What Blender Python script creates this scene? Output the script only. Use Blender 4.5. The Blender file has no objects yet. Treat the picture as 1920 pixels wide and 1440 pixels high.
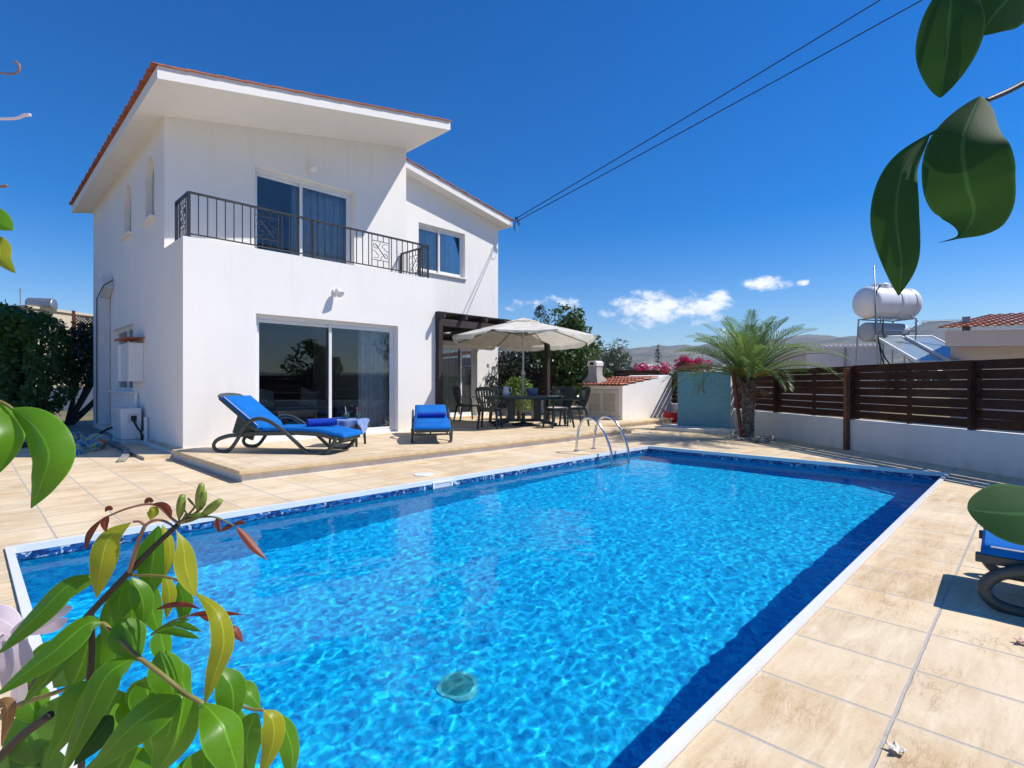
import bpy, bmesh, math, random
from mathutils import Vector, Matrix, noise
R=math.radians; PI=math.pi
V=Vector
random.seed(7)
scene=bpy.context.scene
SKY_STRENGTH=.14; SUN_STRENGTH=4.5; EXPOSURE=0.27; WATER='half'; HAZE=.0002; SDUST=.2; SSAT=1.55; SVAL=.86; WAVE=1.0; REFR=.3; SPECW=.35; DRX,DRY=0,0
COL=scene.collection
# ------------------------------------------------------------------ camera frame (metres; x along the facade, y into the plot)
F=1007.0; H=1.15
FW=V((.7145,.6997,0)).normalized(); RT=V((FW.y,-FW.x,0)); UP=V((0,0,1)); EYE=V((0,0,H))
def ray(u,v): return FW+RT*((u-960)/F)+UP*((720-v)/F)
def at(u,v,d): return EYE+ray(u,v)*d
def onz(u,v,z):
    r=ray(u,v); return EYE+r*((z-H)/r.z)
def ony(u,v,y):
    r=ray(u,v); return EYE+r*(y/r.y)
def onx(u,v,x):
    r=ray(u,v); return EYE+r*(x/r.x)
# ------------------------------------------------------------------ mesh builder
class MB:
    def __init__(s): s.v=[]; s.f=[]; s.uv=None
    def add(s,vs,fs):
        o=len(s.v); s.v+= [tuple(p) for p in vs]; s.f+= [tuple(i+o for i in f) for f in fs]; return s
    def box(s,a,b,M=None):
        (x0,y0,z0),(x1,y1,z1)=a,b
        vs=[V(p) for p in((x0,y0,z0),(x1,y0,z0),(x1,y1,z0),(x0,y1,z0),(x0,y0,z1),(x1,y0,z1),(x1,y1,z1),(x0,y1,z1))]
        if M is not None: vs=[M@p for p in vs]
        return s.add(vs,[(0,3,2,1),(4,5,6,7),(0,1,5,4),(1,2,6,5),(2,3,7,6),(3,0,4,7)])
    def bar(s,p,q,w,h,up=(0,0,1)):
        p=V(p);q=V(q); d=(q-p).normalized(); up=V(up)
        if abs(d.dot(up))>.98: up=V((1,0,0))
        a=d.cross(up).normalized(); b=a.cross(d)
        vs=[]
        for c in(p,q):
            for i,j in((-1,-1),(1,-1),(1,1),(-1,1)): vs.append(c+a*(i*w/2)+b*(j*h/2))
        return s.add(vs,[(3,2,1,0),(4,5,6,7),(0,1,5,4),(1,2,6,5),(2,3,7,6),(3,0,4,7)])
    def prism(s,poly,axis,a,b):
        n=len(poly)
        def mk(p,t):
            return (t,p[0],p[1]) if axis=='x' else (p[0],t,p[1]) if axis=='y' else (p[0],p[1],t)
        vs=[mk(p,a) for p in poly]+[mk(p,b) for p in poly]
        fs=[tuple(range(n)),tuple(range(2*n-1,n-1,-1))]+[(i,i+n,(i+1)%n+n,(i+1)%n) for i in range(n)]
        return s.add(vs,fs)
    def tube(s,pts,r,n=8,cap=True,flat=None,up=None):
        pts=[V(p) for p in pts]; m=len(pts)
        rs=r if isinstance(r,(list,tuple)) else [r]*m
        ref=None; rings=[]
        for i,p in enumerate(pts):
            d=(pts[min(i+1,m-1)]-pts[max(i-1,0)]).normalized()
            if ref is None:
                ref=V(up) if up else (V((0,0,1)) if abs(d.z)<.9 else V((1,0,0)))
            if up: ref=V(up)
            a=d.cross(ref)
            if a.length<1e-5: a=d.cross(V((.3,.7,.1)))
            a.normalize(); b=a.cross(d).normalized()
            if not up: ref=b
            fx=flat or 1.0
            rings.append([p+a*(math.cos(2*PI*k/n)*rs[i]*fx)+b*(math.sin(2*PI*k/n)*rs[i]) for k in range(n)])
        vs=[q for rg in rings for q in rg]; fs=[]
        for i in range(m-1):
            for k in range(n):
                fs.append((i*n+k,i*n+(k+1)%n,(i+1)*n+(k+1)%n,(i+1)*n+k))
        if cap: fs+= [tuple(range(n-1,-1,-1)),tuple((m-1)*n+k for k in range(n))]
        return s.add(vs,fs)
    def ribbon(s,pts,w,t,side):
        # flat strip swept along pts: width w along 'side', thickness t
        pts=[V(p) for p in pts]; m=len(pts); side=V(side).normalized(); vs=[]
        for i,p in enumerate(pts):
            d=(pts[min(i+1,m-1)]-pts[max(i-1,0)]).normalized(); nn=d.cross(side).normalized()
            for a,b in((-1,-1),(1,-1),(1,1),(-1,1)): vs.append(p+side*(a*w/2)+nn*(b*t/2))
        fs=[(3,2,1,0),tuple((m-1)*4+k for k in range(4))]
        for i in range(m-1):
            for k in range(4): fs.append((i*4+k,i*4+(k+1)%4,(i+1)*4+(k+1)%4,(i+1)*4+k))
        return s.add(vs,fs)
    def lathe(s,prof,c=(0,0,0),n=24,cap=True,M=None):
        c=V(c); vs=[]
        for r,z in prof:
            for k in range(n):
                p=V((math.cos(2*PI*k/n)*r,math.sin(2*PI*k/n)*r,z))
                vs.append((M@p if M is not None else p)+c)
        m=len(prof); fs=[]
        for i in range(m-1):
            for k in range(n): fs.append((i*n+k,i*n+(k+1)%n,(i+1)*n+(k+1)%n,(i+1)*n+k))
        if cap: fs+= [tuple(range(n-1,-1,-1)),tuple((m-1)*n+k for k in range(n))]
        return s.add(vs,fs)
    def grid(s,fn,nu,nv):
        vs=[fn(i/nu,j/nv) for j in range(nv+1) for i in range(nu+1)]; w=nu+1
        return s.add(vs,[(j*w+i,j*w+i+1,(j+1)*w+i+1,(j+1)*w+i) for j in range(nv) for i in range(nu)])
    def build(s,name,mat,parent=None,smooth=False,bevel=0,loc=None,solid=0,seg=2):
        me=bpy.data.meshes.new(name); me.from_pydata(s.v,[],s.f)
        o=bpy.data.objects.new(name,me); COL.objects.link(o)
        off=V((0,0,0))
        if parent is not None:
            o.parent=parent
            if parent.get('_world'): off=V(parent['_world'])
        elif loc is not None:
            off=V(loc); o.location=off; o['_world']=tuple(off)
        if off.length>0:
            for vt in me.vertices: vt.co-=off
        if parent is not None and parent.get('_world'): o['_world']=parent['_world']
        if mat is not None: me.materials.append(mat)
        bm=bmesh.new(); bm.from_mesh(me); bmesh.ops.recalc_face_normals(bm,faces=bm.faces)
        bm.to_mesh(me); bm.free()
        if smooth:
            me.polygons.foreach_set('use_smooth',[True]*len(me.polygons))
            if smooth!=True and smooth!=1:
                md=None
                try: me.set_sharp_from_angle(angle=R(smooth))
                except Exception: pass
        if solid:
            md=o.modifiers.new('thick','SOLIDIFY'); md.thickness=solid; md.offset=0
        if bevel:
            md=o.modifiers.new('bev','BEVEL'); md.width=bevel; md.segments=seg; md.limit_method='ANGLE'; md.angle_limit=R(40)
            me.polygons.foreach_set('use_smooth',[True]*len(me.polygons))
            md.harden_normals=True
        me.update(); return o
def thing(name,label,cat,loc=(0,0,0),group=None,world=True,rz=0):
    o=bpy.data.objects.new(name,None); COL.objects.link(o); o.empty_display_size=.2
    o.location=loc; o.rotation_euler=(0,0,rz)
    if world: o['_world']=tuple(loc)
    return tag(o,label,cat,group)
def tag(o,label,cat,group=None):
    o['label']=label; o['category']=cat
    if group: o['group']=group
    return o
def kind(o,k): o['kind']=k; return o
def dup(root,loc,rz,label,group=None,name=None):
    r=root.copy(); COL.objects.link(r); r.location=loc; r.rotation_euler=(0,0,rz); r['label']=label
    if group: r['group']=group
    for ch in list(root.children):
        c=ch.copy(); COL.objects.link(c); c.parent=r
        for g in list(ch.children):
            d=g.copy(); COL.objects.link(d); d.parent=c
    return r
def crom(pts,n=6):
    pts=[V(p) for p in pts]; out=[]
    P=[pts[0]*2-pts[1]]+pts+[pts[-1]*2-pts[-2]]
    for i in range(1,len(P)-2):
        a,b,c,d=P[i-1:i+3]
        for k in range(n):
            t=k/n
            out.append(.5*((2*b)+(c-a)*t+(2*a-5*b+4*c-d)*t*t+(3*b-a-3*c+d)*t**3))
    out.append(pts[-1]); return out
def boolean(o,cutters):
    for c in cutters:
        me=bpy.data.meshes.new('cut'); me.from_pydata(c.v,[],c.f)
        bm=bmesh.new(); bm.from_mesh(me); bmesh.ops.recalc_face_normals(bm,faces=bm.faces); bm.to_mesh(me); bm.free()
        co=bpy.data.objects.new('cut',me); COL.objects.link(co)
        off=V(o.get('_world',(0,0,0)))
        co.location=-off
        if o.parent is not None: co.location=V((0,0,0)); co.location=V(o.parent.location)-off
        md=o.modifiers.new('b','BOOLEAN'); md.operation='DIFFERENCE'; md.solver='EXACT'; md.object=co
        dg=bpy.context.evaluated_depsgraph_get(); dg.update()
        nm=bpy.data.meshes.new_from_object(o.evaluated_get(dg)); old=o.data
        o.modifiers.remove(md); o.data=nm; nm.name=old.name
        bpy.data.objects.remove(co); bpy.data.meshes.remove(me)
# ------------------------------------------------------------------ materials
def hx(h):
    h=h.lstrip('#'); c=[int(h[i:i+2],16)/255 for i in(0,2,4)]
    return tuple(x/12.92 if x<=.04045 else ((x+.055)/1.055)**2.4 for x in c)
class NT:
    def __init__(s,name):
        s.m=bpy.data.materials.new(name); s.m.use_nodes=True; s.t=s.m.node_tree; s.t.nodes.clear()
        s.out=s.t.nodes.new('ShaderNodeOutputMaterial')
    def n(s,typ,**k):
        nd=s.t.nodes.new(typ)
        for a,b in k.items():
            if a.startswith('i_'):
                key=a[2:]; key=int(key) if key.isdigit() else key.replace('_',' ')
                s.set(nd.inputs[key],b)
            else: setattr(nd,a,b)
        return nd
    def set(s,inp,b):
        if hasattr(b,'links') or isinstance(b,bpy.types.NodeSocket): s.t.links.new(b,inp)
        elif isinstance(b,(tuple,list)) and len(b)==3 and inp.type=='RGBA': inp.default_value=(*b,1)
        else: inp.default_value=b
    def coord(s,kind='Object',scale=None,rot=None,loc=None):
        tc=s.n('ShaderNodeTexCoord').outputs[kind]
        if scale is None and rot is None and loc is None: return tc
        mp=s.n('ShaderNodeMapping'); s.set(mp.inputs['Vector'],tc)
        if scale is not None: mp.inputs['Scale'].default_value=scale if isinstance(scale,(tuple,list)) else (scale,)*3
        if rot: mp.inputs['Rotation'].default_value=rot
        if loc: mp.inputs['Location'].default_value=loc
        return mp.outputs[0]
    def noise(s,vec,scale,detail=4,rough=.55,dist=0):
        return s.n('ShaderNodeTexNoise',i_Vector=vec,i_Scale=scale,i_Detail=detail,i_Roughness=rough,i_Distortion=dist)
    def ramp(s,fac,stops,interp='LINEAR'):
        r=s.n('ShaderNodeValToRGB'); s.set(r.inputs[0],fac); cr=r.color_ramp; cr.interpolation=interp
        while len(cr.elements)<len(stops): cr.elements.new(.5)
        for e,(p,c) in zip(cr.elements,stops):
            e.position=p; e.color=(*c,1) if len(c)==3 else c
        return r.outputs[0]
    def mix(s,fac,a,b,blend='MIX'):
        m=s.n('ShaderNodeMix',data_type='RGBA',blend_type=blend)
        s.set(m.inputs[0],fac); s.set(m.inputs[6],a); s.set(m.inputs[7],b); return m.outputs[2]
    def math(s,op,a,b=0,c=None):
        m=s.n('ShaderNodeMath',operation=op); s.set(m.inputs[0],a); s.set(m.inputs[1],b)
        if c is not None: s.set(m.inputs[2],c)
        return m.outputs[0]
    def bump(s,h,strength=.3,dist=.01):
        return s.n('ShaderNodeBump',i_Height=h,i_Strength=strength,i_Distance=dist).outputs[0]
    def done(s,sh): s.t.links.new(sh,s.out.inputs[0]); return s.m
    def pr(s,col,rough=.6,normal=None,metal=0,spec=.5,**k):
        p=s.n('ShaderNodeBsdfPrincipled'); s.set(p.inputs['Base Color'],col); s.set(p.inputs['Roughness'],rough)
        s.set(p.inputs['Metallic'],metal); s.set(p.inputs['Specular IOR Level'],spec)
        if normal is not None: s.set(p.inputs['Normal'],normal)
        for a,b in k.items(): s.set(p.inputs[a.replace('_',' ')],b)
        return p.outputs[0]
def mat(name,col,rough=.6,var=.12,scale=6,bump=.0,bscale=60,metal=0,spec=.5,bdist=.003,col2=None,stretch=None,**k):
    t=NT(name); vec=t.coord('Object',scale=stretch)
    nz=t.noise(vec,scale).outputs[0]
    c2=col2 if col2 else tuple(x*(1-var) for x in col); c1=tuple(min(1,x*(1+var*.5)) for x in col)
    c=t.ramp(nz,[(.32,c2),(.68,c1)])
    nrm=None
    if bump: nrm=t.bump(t.noise(vec,bscale,3).outputs[0],bump,bdist)
    return t.done(t.pr(c,rough,nrm,metal,spec,**k))
M={}
def stucco(name,col,dirt=.06):
    t=NT(name); vec=t.coord('Object')
    a=t.noise(vec,.7,5,.6).outputs[0]; b=t.noise(vec,9,4).outputs[0]
    st=t.noise(t.coord('Object',scale=(3,3,.35)),1.6,5,.65).outputs[0]
    c=t.mix(t.ramp(a,[(.35,(0,0,0)),(.75,(1,1,1))]),col,tuple(x*(1-dirt) for x in col))
    c=t.mix(t.ramp(st,[(.52,(0,0,0)),(.8,(.55,.55,.55))]),c,tuple(x*y for x,y in zip(col,(.86,.85,.82))))
    c=t.mix(t.ramp(b,[(.4,(0,0,0)),(.9,(.25,.25,.25))]),c,tuple(x*.9 for x in col))
    zz=t.n('ShaderNodeSeparateXYZ',i_0=vec).outputs[2]; sp=t.noise(t.coord('Object',scale=(2.5,2.5,1.2)),2.2,6,.7).outputs[0]
    spl=t.ramp(t.math('ADD',t.math('MULTIPLY',zz,-.9),sp),[(.36,(0,0,0)),(.62,(.5,.5,.5))])
    c=t.mix(spl,c,tuple(x*y for x,y in zip(col,(.70,.64,.56))))
    h=t.math('ADD',t.noise(vec,28,5,.6).outputs[0],t.math('MULTIPLY',t.noise(vec,5,3).outputs[0],1.6))
    return t.done(t.pr(c,.85,t.bump(h,.16,.006),spec=.25))
M['white']=stucco('white_stucco',(.86,.825,.772))
M['white2']=stucco('wall_stucco',(.77,.745,.70),.12)
M['cream']=stucco('cream_render',(.62,.52,.38))
M['pink']=stucco('pale_pink_render',(.60,.53,.48))
M['pvc']=mat('white_frame',(.78,.78,.77),.35,.04)
M['grey_pvc']=mat('pale_grey_plastic',(.62,.63,.63),.5,.06)
M['iron']=mat('black_iron',(.018,.018,.022),.45,.2)
M['rubber']=mat('black_rubber',(.012,.012,.013),.6,.2)
M['steel']=mat('polished_steel',(.62,.62,.63),.18,.05,metal=1)
M['alu']=mat('grey_aluminium',(.42,.43,.44),.38,.08,metal=.9)
M['tankgrey']=mat('grey_insulated_tank',(.42,.45,.47),.55,.08)
M['galv']=mat('galvanised_steel',(.36,.37,.38),.45,.15,metal=.8)
M['resin']=mat('dark_green_resin',(.012,.030,.030),.38,.15,12)
M['resin2']=mat('grey_green_resin',(.050,.066,.064),.42,.15,12)
def tiles_roof():
    t=NT('terracotta'); vec=t.coord('Object')
    v=t.n('ShaderNodeTexVoronoi',i_Vector=t.coord('Object',scale=(2.6,4.5,1)),i_Scale=1.0)
    a=t.noise(vec,14,4).outputs[0]
    c=t.mix(v.outputs['Color'],(.40,.13,.07),(.50,.20,.12))
    c=t.mix(t.ramp(a,[(.45,(0,0,0)),(.8,(.8,.8,.8))]),c,(.26,.085,.05))
    return t.done(t.pr(c,.8,t.bump(a,.3,.004),spec=.3))
M['tile']=tiles_roof()
def wood(name,c1,c2,rough=.6,axis=0,sc=1,spec=.3):
    t=NT(name); s=[14*sc]*3; s[axis]=.9*sc
    vec=t.coord('Object',scale=tuple(s)); a=t.noise(vec,1.6,6,.65,.6).outputs[0]
    b=t.noise(t.coord('Object',scale=1.3),1.4,3).outputs[0]; g=t.n('ShaderNodeNewGeometry').outputs['Random Per Island']; c1_=c1
    c1=t.mix(g,tuple(x*.7 for x in c1_),tuple(x*1.5 for x in c1_)); c=t.mix(t.ramp(a,[(.3,(0,0,0)),(.7,(1,1,1))]),c1,c2)
    c=t.mix(t.ramp(b,[(.4,(0,0,0)),(.75,(.6,.6,.6))]),c,tuple(x*.55 for x in c1_))
    return t.done(t.pr(c,rough,t.bump(a,.35,.004),spec=spec))
M['fence']=wood('dark_fence_board',(.040,.017,.011),(.095,.040,.024),.65,0,spec=.12)
M['pergola']=wood('dark_pergola_wood',(.022,.018,.017),(.06,.046,.042),.7,0)
M['redwood']=wood('red_brown_stained_wood',(.09,.028,.014),(.17,.055,.028),.55,2)
M['oak']=wood('oak',(.30,.16,.07),(.42,.25,.12),.45,0)
M['trunk']=mat('bark',(.16,.125,.095),.9,.5,18,.9,40,bdist=.02)
M['darkbark']=mat('dark_bark',(.075,.06,.048),.9,.5,18,.9,40,bdist=.02)
def fabric(name,col,rough=.85,sheen=.3,wr=.5,sc=7,trans=0):
    t=NT(name); vec=t.coord('Object')
    w=t.noise(vec,sc,3).outputs[0]; f=t.noise(vec,420,2).outputs[0]
    c=t.mix(t.ramp(w,[(.3,(0,0,0)),(.75,(1,1,1))]),tuple(x*.76 for x in col),col)
    n=t.bump(t.math('ADD',t.math('MULTIPLY',f,.12),w),wr,.02)
    p=t.pr(c,rough,n,spec=.2,Sheen_Weight=sheen)
    if trans:
        tr=t.n('ShaderNodeBsdfTranslucent',i_Color=c,i_Normal=n).outputs[0]
        mx=t.n('ShaderNodeMixShader',i_0=trans); t.set(mx.inputs[1],p); t.set(mx.inputs[2],tr); p=mx.outputs[0]
    return t.done(p)
M['blue']=fabric('blue_cushion_fabric',(.002,.155,.54),sheen=0,wr=.25)
M['towel']=fabric('royal_blue_towel',(.004,.045,.40),sheen=.08,wr=.8,sc=30)
M['canvas']=fabric('cream_canvas',(.95,.91,.79),wr=.4,sc=5,trans=.27)
M['curtain']=fabric('pale_curtain',(.76,.78,.78),wr=.2,trans=.3)
M['cloth']=fabric('pale_blue_cloth',(.20,.31,.62),wr=.5,sc=12)
M['seatpad']=fabric('pale_pink_seat_pad',(.62,.50,.45),wr=.5,sc=12)
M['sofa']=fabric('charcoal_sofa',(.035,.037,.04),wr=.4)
M['pillow']=fabric('grey_pillow',(.45,.44,.42),wr=.4)
def glass(name,tint,ior=1.5,boost=1.0,rough=0.0):
    t=NT(name); fr=t.n('ShaderNodeFresnel',i_IOR=ior).outputs[0]
    tr=t.n('ShaderNodeBsdfTransparent',i_Color=tint).outputs[0]
    gl=t.n('ShaderNodeBsdfGlossy',i_Color=(.95,.97,1),i_Roughness=rough).outputs[0]
    mx=t.n('ShaderNodeMixShader'); t.set(mx.inputs[0],t.math('MULTIPLY',fr,boost)); t.set(mx.inputs[1],tr); t.set(mx.inputs[2],gl)
    return t.done(mx.outputs[0])
M['glass']=glass('window_glass',(.94,.96,.96),1.5,1.0)
M['jarglass']=glass('jar_glass',(.80,.92,.88),1.45,1.2)
M['bluewall']=None
def leafmat(name,c1,c2,trans=.35,tc=None,rough=.35,scale=1.2,spec=.5):
    t=NT(name); vec=t.coord('Object')
    a=t.noise(vec,scale,3).outputs[0]
    g=t.n('ShaderNodeNewGeometry').outputs['Random Per Island']
    c=t.mix(t.math('MULTIPLY_ADD',g,.6,t.math('MULTIPLY',a,.4)),c1,c2)
    p=t.pr(c,rough,spec=spec)
    tr=t.n('ShaderNodeBsdfTranslucent'); t.set(tr.inputs[0],t.mix(.5,c,tc or tuple(min(1,x*1.8) for x in c2)))
    mx=t.n('ShaderNodeMixShader',i_0=trans); t.set(mx.inputs[1],p); t.set(mx.inputs[2],tr.outputs[0])
    return t.done(mx.outputs[0])
M['hedge']=leafmat('hedge_leaves',(.020,.055,.008),(.10,.20,.025),.35)
M['darkleaf']=leafmat('dark_leaves',(.010,.016,.009),(.030,.045,.018),.15)
M['citrus']=leafmat('citrus_leaves',(.020,.048,.010),(.095,.15,.03),.3)
M['olive']=leafmat('olive_leaves',(.06,.085,.045),(.13,.16,.09),.2)
M['weep']=leafmat('fresh_leaves',(.06,.12,.018),(.20,.29,.055),.35)
M['cypress']=leafmat('cypress_leaves',(.012,.022,.012),(.03,.05,.02),.1)
M['palmleaf']=leafmat('palm_leaves',(.06,.125,.03),(.19,.28,.07),.35,rough=.38)
M['palmold']=leafmat('yellowing_palm_leaves',(.16,.15,.02),(.34,.24,.03),.3,rough=.4)
M['boug']=leafmat('magenta_bracts',(.28,.006,.05),(.62,.02,.15),.35,rough=.7)
M['bougw']=leafmat('white_bracts',(.55,.50,.42),(.8,.76,.70),.35,rough=.7)
# ------------------------------------------------------------------ world, sun, camera
SUN=V((.974,-1.0,1.71)).normalized()
el=math.asin(SUN.z); azc=math.atan2(SUN.x,SUN.y)
w=bpy.data.worlds.new('World'); scene.world=w; w.use_nodes=True
nt=w.node_tree; nt.nodes.clear(); L=nt.links.new
def wn(t,**k):
    n=nt.nodes.new(t)
    for a,b in k.items(): setattr(n,a,b)
    return n
sky=wn('ShaderNodeTexSky',sky_type='NISHITA',sun_disc=False,sun_elevation=el,sun_rotation=azc,altitude=300,air_density=1.0,dust_density=SDUST,ozone_density=3.0)
hsv=wn('ShaderNodeHueSaturation'); hsv.inputs['Saturation'].default_value=SSAT; hsv.inputs['Value'].default_value=SVAL; hsv.inputs['Hue'].default_value=.512
L(sky.outputs[0],hsv.inputs['Color'])
tc=wn('ShaderNodeTexCoord')
# small fair-weather clouds low over the hills, laid out by compass direction
dirs=[(1208,584,.095,.040,1.0),(1182,574,.048,.034,.95),(1322,568,.066,.034,1.0),(1288,586,.06,.026,.8),(1442,529,.046,.017,.95),(1503,529,.012,.007,.6),(1010,570,.085,.018,.55),(1062,568,.035,.016,.65),(1125,594,.03,.009,.45)]
nz=wn('ShaderNodeTexNoise'); nz.inputs['Scale'].default_value=21; nz.inputs['Detail'].default_value=9; nz.inputs['Roughness'].default_value=.62
mpz=wn('ShaderNodeMapping'); mpz.inputs['Scale'].default_value=(1,1,1.7); L(tc.outputs['Generated'],mpz.inputs[0]); L(mpz.outputs[0],nz.inputs['Vector'])
total=None
for (u,v,rw,rh,s) in dirs:
    dv=ray(u,v).normalized(); rt=dv.cross(UP).normalized(); up=rt.cross(dv).normalized()
    sub=wn('ShaderNodeVectorMath',operation='SUBTRACT'); L(tc.outputs['Generated'],sub.inputs[0]); sub.inputs[1].default_value=dv
    def dt(vec,r):
        d=wn('ShaderNodeVectorMath',operation='DOT_PRODUCT'); L(sub.outputs[0],d.inputs[0]); d.inputs[1].default_value=vec/r
        p=wn('ShaderNodeMath',operation='POWER'); p.inputs[1].default_value=2
        a=wn('ShaderNodeMath',operation='ABSOLUTE'); L(d.outputs['Value'],a.inputs[0]); L(a.outputs[0],p.inputs[0]); return p.outputs[0]
    ad=wn('ShaderNodeMath',operation='ADD'); L(dt(rt,rw),ad.inputs[0]); L(dt(up,rh),ad.inputs[1])
    ds=wn('ShaderNodeVectorMath',operation='DOT_PRODUCT'); L(tc.outputs['Generated'],ds.inputs[0]); ds.inputs[1].default_value=dv
    mk=wn('ShaderNodeMath',operation='MULTIPLY_ADD'); L(ad.outputs[0],mk.inputs[0]); mk.inputs[1].default_value=-s*.62; mk.inputs[2].default_value=s*.62
    fr=wn('ShaderNodeMath',operation='GREATER_THAN'); L(ds.outputs['Value'],fr.inputs[0]); fr.inputs[1].default_value=.5
    mm=wn('ShaderNodeMath',operation='MULTIPLY'); L(mk.outputs[0],mm.inputs[0]); L(fr.outputs[0],mm.inputs[1]); mm.use_clamp=True
    if total is None: total=mm.outputs[0]
    else:
        mx=wn('ShaderNodeMath',operation='MAXIMUM'); L(total,mx.inputs[0]); L(mm.outputs[0],mx.inputs[1]); total=mx.outputs[0]
nb=wn('ShaderNodeMath',operation='MULTIPLY_ADD'); L(nz.outputs[0],nb.inputs[0]); nb.inputs[1].default_value=2.1; nb.inputs[2].default_value=-1.08
sm=wn('ShaderNodeMath',operation='ADD'); L(total,sm.inputs[0]); L(nb.outputs[0],sm.inputs[1])
gt=wn('ShaderNodeMath',operation='GREATER_THAN'); L(total,gt.inputs[0]); gt.inputs[1].default_value=.001
sm2=wn('ShaderNodeMath',operation='MULTIPLY'); L(sm.outputs[0],sm2.inputs[0]); L(gt.outputs[0],sm2.inputs[1])
cr=wn('ShaderNodeMapRange',interpolation_type='SMOOTHSTEP'); L(sm2.outputs[0],cr.inputs[0]); cr.inputs[1].default_value=.12; cr.inputs[2].default_value=.66; cr.inputs[3].default_value=0; cr.inputs[4].default_value=.95
cm=wn('ShaderNodeMix',data_type='RGBA'); L(cr.outputs[0],cm.inputs[0]); L(hsv.outputs[0],cm.inputs[6]); cm.inputs[7].default_value=(7.4,7.5,7.6,1)
bg=wn('ShaderNodeBackground'); bg.inputs[1].default_value=SKY_STRENGTH; L(cm.outputs[2],bg.inputs[0])
wo=wn('ShaderNodeOutputWorld'); L(bg.outputs[0],wo.inputs[0])
sl=bpy.data.lights.new('sun','SUN'); sl.energy=SUN_STRENGTH; sl.angle=R(.5); sl.color=(1,.955,.89)
so=bpy.data.objects.new('sun',sl); COL.objects.link(so); so.rotation_euler=(-SUN).to_track_quat('-Z','Y').to_euler()
so.location=(20,-20,40)
cd=bpy.data.cameras.new('camera'); cam=bpy.data.objects.new('camera',cd); COL.objects.link(cam); scene.camera=cam
cam.location=EYE; cam.rotation_euler=(R(90),0,math.atan2(FW.y,FW.x)-PI/2); cd.lens=36*F/1920; cd.sensor_width=36; cd.sensor_fit='HORIZONTAL'
cd.clip_start=.05; cd.clip_end=20000
vs=scene.view_settings; vs.view_transform='Standard'; vs.look='None'; vs.exposure=EXPOSURE; vs.gamma=1
cy=scene.cycles; cy.use_denoising=True; cy.max_bounces=10; cy.transparent_max_bounces=16; cy.sample_clamp_indirect=6; cy.use_adaptive_sampling=True; cy.adaptive_threshold=.015
# ------------------------------------------------------------------ pool
PX0,PX1,PY0,PY1=.20,8.80,.80,5.13; CW=.042; WZ=-.085; PD=-.78
ix0,ix1,iy0,iy1=PX0+CW,PX1-CW,PY0+CW,PY1-CW
def linerm(nm,dk):
    t=NT(nm); vec=t.coord('Object')
    d=t.noise(vec,3,3).outputs['Color']
    dv=t.n('ShaderNodeVectorMath',operation='MULTIPLY_ADD'); t.set(dv.inputs[0],d); dv.inputs[1].default_value=(.12,.12,.12); t.set(dv.inputs[2],vec)
    vo=t.n('ShaderNodeTexVoronoi',i_Vector=dv.outputs[0],i_Scale=25,i_Randomness=1.0)
    vo2=t.n('ShaderNodeTexVoronoi',i_Vector=dv.outputs[0],i_Scale=52)
    b=t.noise(vec,9,4,.6).outputs[0]
    f=t.math('ADD',t.math('MULTIPLY',vo.outputs['Color'],.55),t.math('MULTIPLY',vo2.outputs['Color'],.45))
    f=t.math('ADD',t.math('MULTIPLY',f,.7),t.math('MULTIPLY',b,.3))
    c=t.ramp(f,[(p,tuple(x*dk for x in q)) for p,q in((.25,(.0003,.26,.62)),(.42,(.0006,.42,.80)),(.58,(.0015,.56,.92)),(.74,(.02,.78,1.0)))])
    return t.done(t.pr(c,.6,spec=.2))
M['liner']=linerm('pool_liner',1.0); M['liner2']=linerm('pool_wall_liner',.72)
def friezem():
    t=NT('pool_mosaic_border'); vec=t.coord('Object')
    vo=t.n('ShaderNodeTexVoronoi',i_Vector=t.coord('Object',scale=(1,1,1.9)),i_Scale=21,i_Randomness=.9)
    n2=t.noise(vec,13,3,.6,1.5).outputs[0]
    c=t.ramp(vo.outputs['Color'],[(.15,(.006,.03,.13)),(.45,(.012,.08,.26)),(.66,(.03,.17,.38))],'CONSTANT')
    c=t.mix(t.ramp(n2,[(.60,(0,0,0)),(.63,(1,1,1))]),c,(.5,.55,.58))
    return t.done(t.pr(c,.3))
M['frieze']=friezem()
mb=MB(); wl=MB(); z1=-.12
def wallring(z0,z1,mb):
    P=[(ix0,iy0),(ix1,iy0),(ix1,iy1),(ix0,iy1)]
    for i in range(4):
        a,b=P[i],P[(i+1)%4]
        mb.add([(a[0],a[1],z0),(b[0],b[1],z0),(b[0],b[1],z1),(a[0],a[1],z1)],[(0,1,2,3)])
def pdz(x): return PD-.36*max(0,min(1,(7.6-x)/5.6))
cx_=[ix0,2.0,7.6,ix1]
for xa,xb in zip(cx_,cx_[1:]):
    za,zb=pdz(xa),pdz(xb)
    mb.add([(xa,iy0,za),(xb,iy0,zb),(xb,iy1,zb),(xa,iy1,za)],[(0,1,2,3)])
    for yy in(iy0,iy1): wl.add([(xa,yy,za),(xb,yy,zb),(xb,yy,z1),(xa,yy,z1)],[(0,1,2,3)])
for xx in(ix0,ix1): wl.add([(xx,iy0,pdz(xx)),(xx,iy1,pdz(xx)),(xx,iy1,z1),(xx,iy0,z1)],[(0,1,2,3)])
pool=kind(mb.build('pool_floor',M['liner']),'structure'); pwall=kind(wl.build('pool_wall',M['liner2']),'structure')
mb=MB(); wallring(z1,-.031,mb); kind(mb.build('pool_border_frieze',M['frieze']),'structure')
mb=MB(); rr=.018
for (a,b) in(((PX0,PY0,-.03),(PX1,iy0,rr)),((PX0,iy1,-.03),(PX1,PY1,rr)),((PX0,iy0,-.03),(ix0,iy1,rr)),((ix1,iy0,-.03),(PX1,iy1,rr))): mb.box(a,b)
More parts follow.
